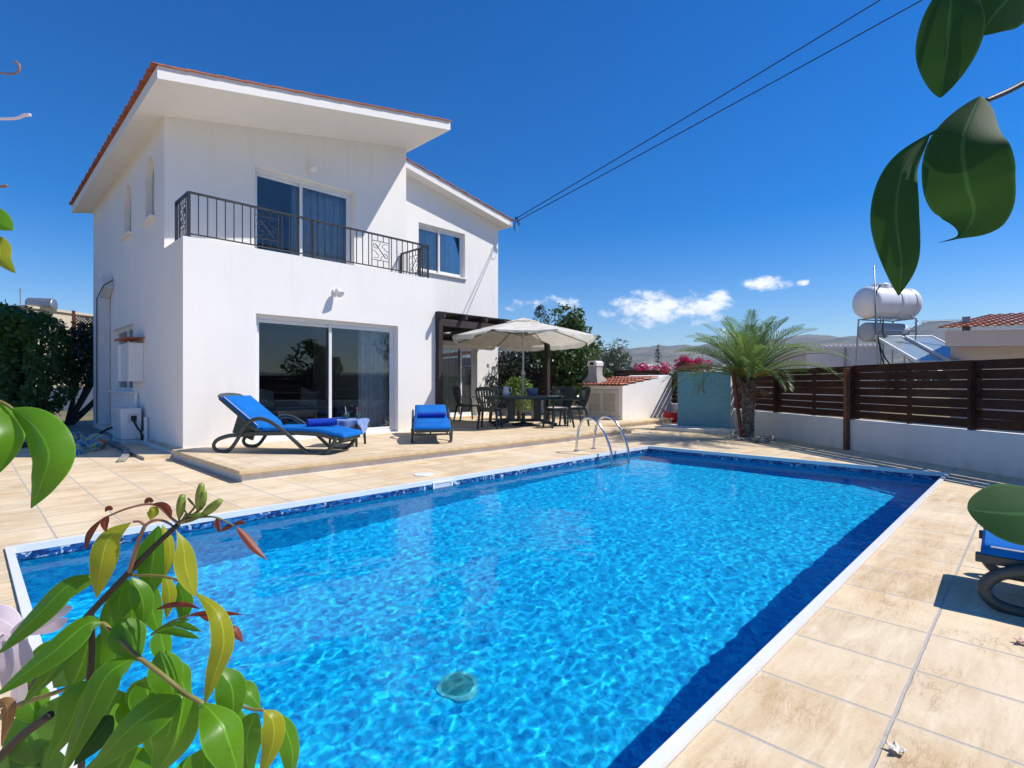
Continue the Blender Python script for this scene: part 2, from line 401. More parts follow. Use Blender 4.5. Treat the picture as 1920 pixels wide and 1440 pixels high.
kind(mb.build('pool_coping',M['pvc'],bevel=0),'structure')
# water surface: real ripples
def wh(x,y):
    a=0
    for k,(s,am) in enumerate(((1.1,.0025),(3.0,.0021),(7.0,.00115),(13.5,.00064),(24.0,.0003))):
        a+=am*noise.noise(V((x*s+k*7.1+.15*noise.noise(V((x,y,3))),y*s*1.25-k*3.3,k*5.7)))
    return a*WAVE
wx=int((ix1-ix0)/.013); wy=int((iy1-iy0)/.013)
mb=MB(); mb.grid(lambda a,b:(ix0+(ix1-ix0)*a,iy0+(iy1-iy0)*b,WZ+wh(ix0+(ix1-ix0)*a,iy0+(iy1-iy0)*b)),wx,wy)
def waterm():
    t=NT('pool_water'); fr=t.n('ShaderNodeFresnel',i_IOR=1.333).outputs[0]
    rf=t.n('ShaderNodeBsdfRefraction',i_Color=(.86,.975,1),i_IOR=1.333,i_Roughness=0.0).outputs[0]
    gl=t.n('ShaderNodeBsdfGlossy',i_Color=(1,1,1),i_Roughness=.0).outputs[0]
    m1=t.n('ShaderNodeMixShader'); t.set(m1.inputs[0],t.math('MULTIPLY',fr,SPECW)); t.set(m1.inputs[1],rf); t.set(m1.inputs[2],gl)
    return t.done(m1.outputs[0])
M['water']=waterm()
water=kind(mb.build('pool_water',M['water'],smooth=True),'structure')
if water.data.polygons[0].normal.z<0: water.data.flip_normals()
sl.cycles.is_caustics_light=True; water.cycles.is_caustics_caster=True
def sunk(*obs):
    for o in obs: o.cycles.is_caustics_receiver=True
sunk(pool,pwall)
# ------------------------------------------------------------------ paving
def paving(name,bw,bh,ox,oy,c1,c2,mort,msize=.008):
    t=NT(name); vec=t.coord('Object',loc=(ox,oy,0))
    wob=t.n('ShaderNodeVectorMath',operation='MULTIPLY_ADD'); t.set(wob.inputs[0],t.noise(vec,14,3).outputs['Color']); wob.inputs[1].default_value=(.008,.008,0); t.set(wob.inputs[2],vec); vecd=wob.outputs[0]
    br=t.n('ShaderNodeTexBrick',offset=0.0,squash=1.0,i_Vector=vecd,i_Scale=1.0,i_Brick_Width=bw,i_Row_Height=bh,i_Mortar_Size=msize,i_Mortar_Smooth=.35,i_Bias=0.0)
    br.inputs['Color1'].default_value=(0,0,0,1); br.inputs['Color2'].default_value=(1,1,1,1)
    o=t.coord('Object')
    veins=t.noise(t.coord('Object',scale=(1.5,9,1)),1.3,7,.68,.8).outputs[0]
    blot=t.noise(o,2.6,5,.6).outputs[0]; fine=t.noise(o,55,4,.7).outputs[0]
    riv=t.noise(t.coord('Object',scale=(2.6,11,1)),1.5,7,.66,.7).outputs[0]
    c=t.mix(br.outputs['Color'],tuple(x*.80 for x in c1),tuple(min(1,x*1.12) for x in c2))
    c=t.mix(t.ramp(veins,[(.36,(0,0,0)),(.66,(1,1,1))]),c,tuple(min(1,x*y) for x,y in zip(c2,(1.12,1.20,1.34))))
    c=t.mix(t.ramp(blot,[(.45,(0,0,0)),(.75,(.8,.8,.8))]),c,tuple(x*y for x,y in zip(c1,(.94,.86,.78))))
    big=t.noise(o,.55,4,.6).outputs[0]
    c=t.mix(t.ramp(big,[(.45,(0,0,0)),(.72,(.75,.75,.75))]),c,tuple(min(1,x*y) for x,y in zip(c2,(1.13,1.25,1.48))))
    wr=t.math('ABSOLUTE',t.math('SUBTRACT',riv,.5)); crk=t.ramp(wr,[(.0,(1,1,1)),(.012,(.5,.5,.5)),(.03,(0,0,0))])
    crk=t.math('MULTIPLY',crk,t.ramp(blot,[(.48,(0,0,0)),(.66,(1,1,1))]))
    c=t.mix(t.math('MULTIPLY',crk,.38),c,tuple(x*y for x,y in zip(c1,(.62,.55,.48))))
    c=t.mix(t.ramp(fine,[(.56,(0,0,0)),(.76,(.6,.6,.6))]),c,tuple(x*.74 for x in c1))
    mc=t.mix(fine,tuple(x*.72 for x in mort),tuple(x*1.2 for x in mort))
    halo=t.n('ShaderNodeTexBrick',offset=0.0,squash=1.0,i_Vector=vec,i_Scale=1.0,i_Brick_Width=bw,i_Row_Height=bh,i_Mortar_Size=msize*4.5,i_Mortar_Smooth=1.0)
    e2=t.noise(o,6,6,.75).outputs[0]
    edge=t.math('MULTIPLY',halo.outputs['Fac'],t.math('MULTIPLY',t.ramp(e2,[(.38,(0,0,0)),(.62,(1,1,1))]),.75))
    c=t.mix(edge,c,tuple(min(1,x*y) for x,y in zip(c2,(.98,1.02,1.15))))
    c=t.mix(br.outputs['Fac'],c,mc)
    riv=t.math('ADD',riv,t.math('MULTIPLY',crk,-.8))
    h=t.math('ADD',t.math('MULTIPLY',br.outputs['Fac'],-1.0),t.math('ADD',t.math('MULTIPLY',riv,.45),t.math('MULTIPLY',fine,.16)))
    return t.done(t.pr(c,.75,t.bump(h,.55,.008),spec=.3))
M['deck']=paving('deck_paving',.438,.445,-.05,-.806+.445*3,(.62,.445,.245),(.70,.535,.325),(.50,.45,.375))
M['terrace']=paving('terrace_paving',.33,.33,.1,.1,(.62,.45,.26),(.69,.53,.325),(.47,.41,.34),.006)
M['nosing']=mat('cream_stone_nosing',(.64,.49,.29),.7,.2,8,.3,60,bdist=.004)
FD=V((.63,.776,0)).normalized(); FN=V((.776,-.63,0)).normalized(); FB=V((10.85,2.38,0))+FN*.10   # fence line, outward normal
def fp(t,off=0,z=0): return FB+FD*t+FN*off+V((0,0,z))
mb=MB()
def sheet(mb,x0,y0,x1,y1,z=0): mb.add([(x0,y0,z),(x1,y0,z),(x1,y1,z),(x0,y1,z)],[(0,1,2,3)])
sheet(mb,-9,-7,20,PY0); sheet(mb,-9,PY1,20,13.0); sheet(mb,-9,PY0,PX0,PY1); sheet(mb,PX1,PY0,20,PY1)
kind(mb.build('pool_deck',M['deck']),'structure')
M['concrete']=mat('grey_concrete',(.30,.28,.25),.9,.25,5,.5,50)
mb=MB(); sheet(mb,-12,13.0,20,21); kind(mb.build('side_path',M['concrete']),'structure')
# raised terrace
TZ=.14; TX0,TX1,TY0=2.23,10.75,6.6
mb=MB(); mb.box((TX0+.05,TY0+.05,-.01),(TX1-.05,13,TZ-.045)); mb.box((TX1-.05,7.75,-.01),(16.6,13,TZ-.045))
kind(mb.build('terrace_base',M['white2']),'structure')
mb=MB(); mb.box((TX0+.13,TY0+.13,TZ-.04),(TX1-.13,12.95,TZ)); mb.box((TX1-.128,7.83,TZ-.04),(16.5,12.9,TZ-.002))
kind(mb.build('terrace',M['terrace']),'structure')
mb=MB(); mb.box((TX0,TY0,TZ-.045),(TX1,TY0+.128,TZ+.003)); mb.box((TX0,TY0+.13,TZ-.045),(TX0+.128,9.5,TZ+.003)); mb.box((TX1-.126,TY0+.13,TZ-.045),(TX1,7.828,TZ+.003)); mb.box((TX1+.002,7.70,TZ-.045),(16.5,7.828,TZ+.003))
kind(mb.build('terrace_nosing',M['nosing'],bevel=.008),'structure')
mb=MB(); mb.box((1.9,9.6,-.01),(2.38,12.0,.05)); kind(mb.build('side_step',M['terrace']),'structure')
# ------------------------------------------------------------------ land and hills
def land(r,az):
    # az measured clockwise from the view axis, degrees
    base=0
    if r>45: base=(r-45)*.022
    if r>500: base+=(r-500)*.012
    n=noise.noise(V((math.cos(R(az))*r*.006,math.sin(R(az))*r*.006,1.3)))*min(7,r*.02) if r>60 else 0
    hgt=base+n
    if r>1250:
        k=min(1,(r-1250)/1250); k=k*k*(3-2*k)
        ridge=66+36*noise.noise(V((az*.028,3.1,0)))+20*noise.noise(V((az*.11,7.1,0)))
        if az>12: ridge+=min(1,(az-12)/28)*58
        if az>48: ridge-=min(1,(az-48)/20)*75
        rough=noise.fractal(V((math.cos(R(az))*r*.0035,math.sin(R(az))*r*.0035,4)),1,2,6)*34
        hgt+=k*(ridge+rough)
    if az>58: hgt*=1-.62*min(1,(az-58)/14)
    return hgt
rs=[0,16,24,45,80,120,180,260,360,480,620,780,950,1100,1250]+[1250+70*k for k in range(1,26)]
NA=400
vs_=[];fs_=[]
for r in rs[1:]:
    for k in range(NA):
        a=2*PI*k/NA; az=math.degrees(a); az=az if az<=180 else az-360
        d=FW*math.cos(a)+RT*math.sin(a)
        p=V((6,4,0))*(1 if r<400 else 1)+d*r
        z=land(r,az)-.04 if r>30 else -.04
        vs_.append((p.x,p.y,z))
for i in range(len(rs)-2):
    for k in range(NA): fs_.append((i*NA+k,i*NA+(k+1)%NA,(i+1)*NA+(k+1)%NA,(i+1)*NA+k))
mb=MB(); mb.add(vs_,fs_)
def landm():
    t=NT('dry_hillside'); g=t.coord('Object')
    a=t.noise(g,.012,8,.65).outputs[0]; b=t.noise(g,.08,6,.7).outputs[0]; cst=t.noise(g,.0035,4,.6).outputs[0]
    c=t.mix(t.ramp(a,[(.40,(0,0,0)),(.6,(1,1,1))]),(.25,.195,.115),(.095,.10,.055))
    c=t.mix(t.ramp(b,[(.48,(0,0,0)),(.60,(1,1,1))]),c,(.052,.068,.030))
    c=t.mix(t.ramp(cst,[(.5,(0,0,0)),(.7,(.8,.8,.8))]),c,(.34,.27,.18))
    return t.done(t.pr(c,.95,spec=.1))
M['land']=landm()
o=kind(mb.build('hills',M['land'],smooth=True),'structure')
mb=MB()
ring=[]
for k in range(64):
    a=2*PI*k/64; ring.append((V((6,4,0))+(FW*math.cos(a)+RT*math.sin(a))*17.5))
# near ground between the paving and the hills, with the pool cut out
hole=[(-3,-3),(12,-3),(12,8),(-3,8)]
gv=[(p.x,p.y,-.045) for p in ring]
inner=[]
for p in ring:
    d=(p-V((4.5,2.5,0))); s=min(7.5/abs(d.x) if d.x else 99,5.5/abs(d.y) if d.y else 99); q=V((4.5,2.5,0))+d*s; inner.append((q.x,q.y,-.046))
mb.add(gv+inner,[(i,(i+1)%64,64+(i+1)%64,64+i) for i in range(64)])
M['soil']=mat('dry_soil',(.26,.20,.13),.95,.3,3,.6,30)
kind(mb.build('ground',M['soil']),'structure')

# ------------------------------------------------------------------ air
if HAZE>0:
    mb=MB(); mb.box((-3300,-3300,-14),(3300,3300,215)); t=NT('haze_air'); pv=t.n('ShaderNodeVolumePrincipled'); pv.inputs['Color'].default_value=(.62,.78,1,1); pv.inputs['Density'].default_value=HAZE
    t.t.links.new(pv.outputs[0],t.out.inputs['Volume']); o=kind(mb.build('haze',t.m),'stuff'); o['label']='thin blue haze over the plain and hills'
# ------------------------------------------------------------------ the villa
HX0,HX1=2.40,7.32; HY0,HYU,HYB=9.55,10.67,17.84; WX1,WY0=11.73,12.1
villa=thing('villa','white two storey villa with balcony, sliding doors and terracotta roof behind the pool','house',(HX0,HY0,0))
def soff(x): return 5.66+.2*(x-2.0)
def soffw(x): return 6.76-.185*(x-8.22)
def blk(name,mb,cut=()):
    o=mb.build(name,M['white'],villa)
    boolean_w(o,cut); return o
def boolean_w(o,cut):
    if not cut: return
    off=V(o['_world'])
    for c in cut:
        me=bpy.data.meshes.new('cut'); me.from_pydata([tuple(V(p)-off) for p in c.v],[],c.f)
        bm=bmesh.new(); bm.from_mesh(me); bmesh.ops.recalc_face_normals(bm,faces=bm.faces); bm.to_mesh(me); bm.free()
        co=bpy.data.objects.new('cut',me); COL.objects.link(co); co.parent=o.parent
        md=o.modifiers.new('b','BOOLEAN'); md.operation='DIFFERENCE'; md.solver='EXACT'; md.object=co
        dg=bpy.context.evaluated_depsgraph_get()
        nm=bpy.data.meshes.new_from_object(o.evaluated_get(dg)); o.modifiers.remove(md); o.data=nm
        bpy.data.objects.remove(co); bpy.data.meshes.remove(me)
def cbox(a,b): return MB().box(a,b)
# openings (x0,x1,z0,z1)
D1=(3.50,6.35,.155,2.36); D2=(3.88,5.97,3.26,5.33)
def archpoly(y0,y1,z0,z1):
    r=(y1-y0)/2; c=(y0+y1)/2; zs=z1-r*1.25
    return [(y0,z0),(y1,z0)]+[(c+r*math.cos(PI*k/14),zs+r*1.25*math.sin(PI*k/14)) for k in range(15)]
N1=archpoly(13.25,13.95,4.26,5.32); N2=archpoly(11.36,12.03,4.18,5.34)
mb=MB().box((HX0,HY0,-.1),(HX1,HYB,3.2))
blk('wall',mb,[cbox((2.62,9.80,.16),(7.1,15.2,2.75)),cbox((D1[0],9.4,D1[2]),(D1[1],9.9,D1[3])),cbox((2.2,13.1,1.0),(2.55,15.2,2.38))])
mb=MB().prism([(HX0,3.2),(HX1,3.2),(HX1,soff(HX1)+.05),(HX0,soff(HX0)+.05)],'y',HYU,HYB)
blk('wall',mb,[cbox((2.62,10.92,3.24),(7.1,15.2,5.55)),cbox((D2[0],10.5,D2[2]),(D2[1],11.0,D2[3])),MB().prism(N1,'x',2.3,2.52),MB().prism(N2,'x',2.3,2.52)])
mb=MB().box((HX0,HY0,3.2),(HX1,HY0+.2,3.47)).box((HX0,HY0+.2,3.2),(HX0+.2,HYU,3.47)).box((HX1-.2,HY0+.2,3.2),(HX1,HYU,3.47))
mb.build('parapet',M['white'],villa)
D3=(ony(815,647,WY0).x,ony(895,650,WY0).x,.20,2.27); W3=(ony(785,418,WY0).x,ony(872,443,WY0).x,4.27,5.58)
mb=MB().prism([(HX1,-.1),(WX1,-.1),(WX1,soffw(WX1)+.05),(HX1,soffw(HX1)+.05)],'y',WY0,HYB)
blk('wall',mb,[cbox((HX1+.25,WY0+.25,.2),(WX1-.25,16.0,2.75)),cbox((HX1+.25,WY0+.25,3.2),(WX1-.25,16.0,5.7)),cbox((D3[0],11.9,D3[2]),(D3[1],12.5,D3[3])),cbox((W3[0],11.9,W3[2]),(W3[1],12.5,W3[3]))])
# interior floors, the ground floor room finish
M['floor_in']=mat('interior_tile',(.52,.48,.42),.35,.1)
M['room']=mat('interior_paint',(.62,.60,.53),.9,.06)
mb=MB().box((2.64,9.84,.161),(7.08,15.18,.172)); mb.build('interior_floor',M['floor_in'],villa)
mb=MB().box((2.64,13.2,.175),(4.55,13.3,2.74)); mb.build('partition',M['room'],villa)
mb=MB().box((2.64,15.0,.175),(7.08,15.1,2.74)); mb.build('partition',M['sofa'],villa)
# roofs
def tile_roof(o,u,vdir,nu,nv,pw,pl,amp=.05,lift=.03,par=None,thick=.03,name='roof_tiles'):
    # u: along eave, vdir: up the slope; nu waves, nv courses
    o=V(o);u=V(u).normalized();vd=V(vdir).normalized();n=u.cross(vd).normalized()
    if n.z<0: n=-n
    mb=MB(); K=10
    for j in range(nv):
        vs=[]
        for (t,l) in((-.03,lift+.025),(1.06,0.012)):
            for i in range(nu*K+1):
                ph=i/K
                a=abs(math.sin(PI*ph)); a=a**.75
                hh=a*amp
                jit=.006*math.sin(j*5.1+int(ph)*3.7)
                vs.append(o+u*(ph*pw)+vd*((j+t)*pl+jit)+n*(hh+l))
        w=nu*K+1
        mb.add(vs,[(i,i+1,w+i+1,w+i) for i in range(w-1)])
        # butt ends of the tiles, a little thickness
        lo=[p-n*thick for p in vs[:w]]
        mb.add(vs[:w]+lo,[(i,i+1,w+i+1,w+i) for i in range(w-1)])
    return mb.build(name,M['tile'],par,smooth=40)
RY0=9.28; RX0,RX1=2.0,7.53; RB=18.2; TH=.19
mb=MB().prism([(RX0,soff(RX0)),(RX1,soff(RX1)),(RX1,soff(RX1)+TH),(RX0,soff(RX0)+TH)],'y',RY0,RB)
roof=mb.build('roof',M['white'],villa)
sl_=V((1,0,.2)).normalized()
tile_roof((RX0-.04,RY0-.02,soff(RX0)+TH-.028),(0,1,0),sl_,41,13,.218,.44,.042,.016,par=roof,thick=.022)
WYF=11.74
mb=MB().prism([(HX1+.24,soffw(HX1+.24)),(12.0,soffw(12.0)),(12.0,soffw(12.0)+.2),(HX1+.24,soffw(HX1+.24)+.2)],'y',WYF,RB)
roof2=mb.build('roof',M['white'],villa)
tile_roof((12.07,WYF-.04,soffw(12.07)+.175),(0,1,0),V((-1,0,.185)),30,11,.218,.42,.042,.016,par=roof2,thick=.022)
# flat stepped verge tiles along the sloping front edge of the wing
mb=MB()
for k in range(9):
    x0=HX1+.3+k*.5
    mb.bar((x0,WYF-.022,soffw(x0)+.203),(x0+.5,WYF-.022,soffw(x0+.5)+.222),.04,.018)
mb.build('verge_tile',M['tile'],roof2)
mb=MB()
for k in range(13):
    x0=RX0+.0+k*.425
    mb.bar((x0,RY0-.022,soff(x0)+TH+.010),(x0+.42,RY0-.022,soff(x0+.42)+TH-.002),.04,.016)
mb.build('verge_tile',M['tile'],roof)
# doors and windows
def slider(x0,x1,z0,z1,y,split,wfr=.06,name='sliding_door',left_back=True):
    f=MB(); d=.05
    for a,b in(((x0,y,z0),(x0+wfr,y+d*2,z1)),((x1-wfr,y,z0),(x1,y+d*2,z1)),((x0+wfr,y,z1-wfr*1.2),(x1-wfr,y+d*2,z1)),((x0+wfr,y,z0),(x1-wfr,y+d*2,z0+wfr*.9))): f.box(a,b)
    r=f.build(name,M['pvc'],villa,bevel=.004)
    for k,(a,b,yy) in enumerate(((x0+wfr,split+.04,y+.06),(split-.04,x1-wfr,y+.012))):
        s=MB(); w=.055
        za,zb=z0+wfr*.9+.002,z1-wfr*1.2-.002
        for p,q in(((a,yy,za),(a+w,yy+.035,zb)),((b-w,yy,za),(b,yy+.035,zb)),((a+w,yy,zb-w),(b-w,yy+.035,zb)),((a+w,yy,za),(b-w,yy+.035,za+w))): s.box(p,q)
        s.build('sash',M['pvc'],r,bevel=.003)
        MB().box((a+w,yy+.014,za+w),(b-w,yy+.02,zb-w)).build('pane',M['glass'],r)
    return r
slider(*D1,HY0+.12,4.93)
slider(*D2,HYU+.12,4.86)
slider(D3[0],D3[1],D3[2],D3[3],WY0+.12,10.35)
slider(W3[0],W3[1],W3[2],W3[3],WY0+.10,(W3[0]+W3[1])/2-.03,.05,'window')
mb=MB().box((W3[0]-.04,WY0-.07,W3[2]-.045),(W3[1]+.05,WY0+.1,W3[2]-.002)); mb.build('window_sill',M['white'],villa,bevel=.006)
mb=MB().box((D3[0],WY0-.12,.142),(D3[1]+.1,WY0+.12,.198)); mb.build('door_step',M['nosing'],villa,bevel=.006)
# side window in its deep reveal, arched niches
f=MB()
for p,q in(((2.49,13.1,1.0),(2.54,13.16,2.38)),((2.49,15.14,1.0),(2.54,15.2,2.38)),((2.49,13.16,2.31),(2.54,15.14,2.38)),((2.49,13.16,1.0),(2.54,15.14,1.07)),((2.49,14.1,1.07),(2.54,14.16,2.31))): f.box(p,q)
r=f.build('window',M['pvc'],villa); MB().box((2.51,13.16,1.07),(2.516,15.14,2.31)).build('pane',M['glass'],r)
MB().box((2.33,13.04,.955),(2.5,15.26,.998)).build('window_sill',M['white'],villa,bevel=.006)
M['frost']=mat('frosted_panel',(.36,.39,.39),.4,.08)
for (np_,y0,y1,zb) in((N1,13.25,13.95,4.26),(N2,11.36,12.03,4.18)):
    r=MB().prism(np_,'x',2.505,2.515).build('arched_window',M['frost'],villa)
    MB().box((2.32,y0-.06,zb-.05),(2.5,y1+.06,zb-.003)).build('sill',M['white'],r,bevel=.006)
# wall lamps: a cylinder shade on a small arm
def wall_lamp(x,y,z):
    mb=MB(); mb.box((x-.045,y-.03,z-.045),(x+.045,y,z+.045)); mb.tube([(x,y-.02,z),(x,y-.09,z+.01)],.022,10)
    r=mb.build('wall_lamp',M['pvc'],villa,smooth=35)
    s=MB(); d=V((.12,-.55,-.62)).normalized()
    c=V((x+.0,y-.10,z+.03)); q=[c-d*.02,c+d*.01,c+d*.13]
    s.tube(q,[.035,.058,.075],16); s.build('lamp_shade',M['pvc'],r,smooth=35)
wall_lamp(4.94,HY0,2.90); wall_lamp(4.95,HYU,5.57)
# balcony railing: posts and rails, each baluster, four scroll panels
rl=MB(); zt,zb=4.19,3.535; A=V((2.50,HY0+.06,0)); B=V((7.16,HY0+.06,0)); A2=V((2.50,HYU-.32,0)); B2=V((7.16,HYU-.03,0))
for p,q in((A,B),(A,A2),(B,B2)):
    rl.bar(p+V((0,0,zt)),q+V((0,0,zt)),.045,.03); rl.bar(p+V((0,0,zb)),q+V((0,0,zb)),.03,.018)
for p in(A,B,A2,B2,A.lerp(B,.437),B.lerp(B2,.28)):
    rl.box((p.x-.018,p.y-.018,3.465),(p.x+.018,p.y+.018,zt-.015))
rail=rl.build('balcony_railing',M['iron'],villa)
def scroll(c,ax,w):
    # square panel with S scrolls, centre c, in-plane axis ax
    s=MB(); c=V(c); ax=V(ax); z0,z1=zb+.14,zt-.13; h=(z1-z0)/2; cz=(z0+z1)/2; e=.011
    P=lambda a,b: c+ax*(a*w/2)+V((0,0,cz+b*h))
    for a in(-1,1): s.bar(c+ax*(a*w/2)+V((0,0,zb)),c+ax*(a*w/2)+V((0,0,zt)),e*1.2,e*1.2)
    for b in(-1,1): s.bar(P(-1,b),P(1,b),e,e)
    for a in(-.33,.33):
        s.bar(c+ax*(a*w/2)+V((0,0,zb)),P(a,-1),e,e); s.bar(P(a,1),c+ax*(a*w/2)+V((0,0,zt)),e,e)
    s.bar(P(-.62,.7),P(.62,-.7),e,e*1.3)
    for qx in(0,1,2,3):
        rot=qx*PI/2; pts=[]
        for k in range(26):
            t=k/25; a=rot+PI*.25+t*3.6; r_=.30*(1-t*.75)+.02
            ccx=.5*math.cos(rot+PI/4)*1.28; ccz=.5*math.sin(rot+PI/4)*1.28
            pts.append(P(ccx+math.cos(a)*r_*1.25,ccz+math.sin(a)*r_*1.25))
        s.tube(pts,e*.55,5)
        a0=rot; pts=[P(.98*math.cos(a0)-.12*math.sin(a0)*0,.98*math.sin(a0)),P(.6*math.cos(a0+.25),.6*math.sin(a0+.25)),P(.45*math.cos(a0+.7)*1.3,.45*math.sin(a0+.7)*1.3)]
        s.tube(crom(pts,5),e*.55,5)
    s.build('scroll_panel',M['iron'],rail,smooth=40)
S1=(3.5,3.9); S2=(5.77,6.17)
scroll((3.70,A.y,0),(1,0,0),.40); scroll((5.97,A.y,0),(1,0,0),.40)
scroll((2.50,HY0+.40,0),(0,1,0),.32); scroll((7.16,HY0+.58,0),(0,1,0),.36)
def balusters(p,q,n,skip):
    for k in range(1,n):
        c=p.lerp(q,k/n)
        if any(a-.03<(c.x if abs(p.x-q.x)>.1 else c.y)<b+.03 for a,b in skip): continue
        b_=MB().box((c.x-.007,c.y-.007,zb),(c.x+.007,c.y+.007,zt)); b_.build('baluster',M['iron'],rail)
balusters(A,B,35,[S1,S2]); balusters(A,A2,8,[(HY0+.24,HY0+.56)]); balusters(B,B2,10,[(HY0+.40,HY0+.76)])
# service duct, meter box, bracket for the overhead cables
mb=MB().box((2.17,15.45,.2),(2.398,15.98,3.15)); mb.prism([(15.45,3.15),(15.98,3.15),(15.55,3.62),(15.2,3.62),(15.1,3.35)],'x',2.2,2.398)
mb.build('service_duct',M['grey_pvc'],villa,bevel=.02)
mb=MB().tube([(2.14,15.43,.25),(2.14,15.43,3.1),(2.2,15.05,3.36),(2.36,14.9,3.5)],.011,8); mb.build('wall_pipe',M['rubber'],villa,smooth=True)
mb=MB().box((2.16,12.15,1.20),(2.398,12.95,1.93)); r=mb.build('meter_box',M['pvc'],villa,bevel=.006)
dM=Matrix.Translation((2.15,12.97,0))@Matrix.Rotation(R(14),4,'Z')
MB().box((-.02,-.80,1.21),(0,0,1.92),dM).build('door',M['pvc'],r,bevel=.004)
tile_roof((2.10,12.05,1.945),(0,1,0),(1,0,.16),5,1,.2,.3,.035,par=r,name='tile_cap')
mb=MB(); ec=V((12.0,WYF-.04,soffw(12.0)+.1))
mb.tube([ec+V((.0,-.02,-.2)),ec+V((.02,-.08,.02)),ec+V((.05,-.05,.22))],.012,6)
for k in range(3): mb.lathe([(.0,-.05),(.03,-.045),(.018,-.02),(.034,0),(.018,.02),(.03,.045),(0,.05)],ec+V((.06+.05*k,-.1,.14-.07*k)),8)
mb.tube(crom([ec+V((.0,-.05,.1)),ec+V((-.08,-.1,-.05)),ec+V((-.06,-.12,-.22)),ec+V((.05,-.1,-.27)),ec+V((.1,-.08,-.18))],5),.008,5)
mb.build('cable_bracket',M['iron'],villa,smooth=40)
# ------------------------------------------------------------------ curtains and the sitting room
def curtain(x0,x1,z0,z1,y,label,amp=.035,n=None,group='pale curtains inside the glass'):
    n=n or int((x1-x0)/.085); mb=MB()
    mb.grid(lambda a,b:(x0+(x1-x0)*a+.012*math.sin(a*n*4.1+b*2),y+amp*math.sin(a*n*2*PI+.6*math.sin(b*3+a*5))*(.7+.3*b)+amp*.4*math.sin(a*n*3.3),z0+(z1-z0)*b),n*10,8)
    o=mb.build('curtain',M['curtain'],smooth=True,loc=((x0+x1)/2,y,z0)); tag(o,label,'curtain',group); return o
curtain(5.62,6.30,.19,2.3,9.87,'pale curtain drawn to the right side of the ground floor sliding door')
curtain(4.72,5.95,3.30,5.25,10.99,'pale blue curtain behind the right pane of the balcony door')
curtain(W3[0]+.03,W3[1]-.05,4.3,5.52,12.42,'pale blue curtain across the small upper window of the wing')
curtain(D3[0]+.5,D3[1]-.03,.25,2.2,12.5,'pale curtain behind the terrace door under the pergola')
def sofa(loc,w,label,rz=0):
    t=thing('sofa',label,'sofa',loc,world=False,rz=rz)
    MB().box((-w/2,-.42,.05),(w/2,.42,.40)).build('seat',M['sofa'],t,bevel=.05)
    MB().box((-w/2,.2,.402),(w/2,.44,.82)).build('backrest',M['sofa'],t,bevel=.06)
    for s in(-1,1): MB().box((s*w/2-(.0 if s<0 else -.002),-.42,.05),(s*w/2+s*.2,.44,.6)).build('armrest',M['sofa'],t,bevel=.05)
    return t
sofa((5.35,13.2,.172),2.3,'charcoal sofa seen through the ground floor sliding door')
def pillow(loc,rz,label,s=.42):
    mb=MB()
    def fn(a,b):
        x=(a-.5);y=(b-.5); t=(1-(2*x)**4)*(1-(2*y)**4); k=1-.16*((2*x)**2*(2*y)**2*2-.2)
        return V((x*s*(1+.10*(2*y)**2),0,y*s*(1+.10*(2*x)**2)))
    n=12
    for sd in(-1,1):
        mb.grid(lambda a,b:fn(a,b)+V((0,sd*.085*max(0,(1-(2*a-1)**4)*(1-(2*b-1)**4))**.6,0)),n,n)
    o=mb.build('pillow',M['pillow'],smooth=True); o.location=loc; o.rotation_euler=(R(-18),R(12),rz); return tag(o,label,'pillow','grey cushions on the sofa')
pillow((4.95,12.94,.172+.64),R(12),'grey cushion on the left half of the charcoal sofa behind the glass')
pillow((6.02,12.96,.172+.64),R(-8),'grey cushion on the right half of the charcoal sofa behind the glass')
t=thing('coffee_table','oak coffee table just inside the ground floor sliding door','table',(4.75,11.0,.172),world=False,rz=R(0))
MB().box((-.42,-.30,.40),(.42,.30,.44)).build('tabletop',M['oak'],t,bevel=.006)
MB().box((-.36,-.26,.30),(.36,.26,.398)).build('apron',M['oak'],t)
for a in(-1,1):
    for b in(-1,1): MB().box((a*.37-.035,b*.25-.035,0),(a*.37+.035,b*.25+.035,.398)).build('leg',M['oak'],t,bevel=.004)
# ------------------------------------------------------------------ pergola at the wing
pg=thing('pergola','dark timber pergola roofing the terrace corner against the villa','pergola',(7.385,9.49,TZ))
PX_,PXR,PYF,PYB=7.385,11.05,9.49,12.08
for (x,y) in((PX_,PYF),(PXR,PYF)):
    MB().box((x-.058,y-.058,TZ),(x+.058,y+.058,2.44)).build('post',M['pergola'],pg,bevel=.005)
MB().box((PX_-.058,PYF-.055,2.442),(PXR+.1,PYF+.055,2.60)).build('beam',M['pergola'],pg,bevel=.005)
MB().box((PX_-.02,PYB-.06,2.39),(PXR+.1,PYB-.002,2.55)).build('beam',M['pergola'],pg,bevel=.005)
n=7
for k in range(n):
    x=PX_-.025+(PXR+.08-PX_)*k/(n-1)
    MB().bar((x,PYF-.23,2.667),(x,PYB,2.62),.06,.13).build('rafter',M['pergola'],pg,bevel=.004)
mb=MB()
y=PYF-.05
while y<PYB-.1:
    zz=2.735-(y-PYF)*.012; mb.box((PX_-.055,y,zz),(PXR+.12,y+.125,zz+.022)); y+=.145
mb.build('roof_board',M['pergola'],pg)
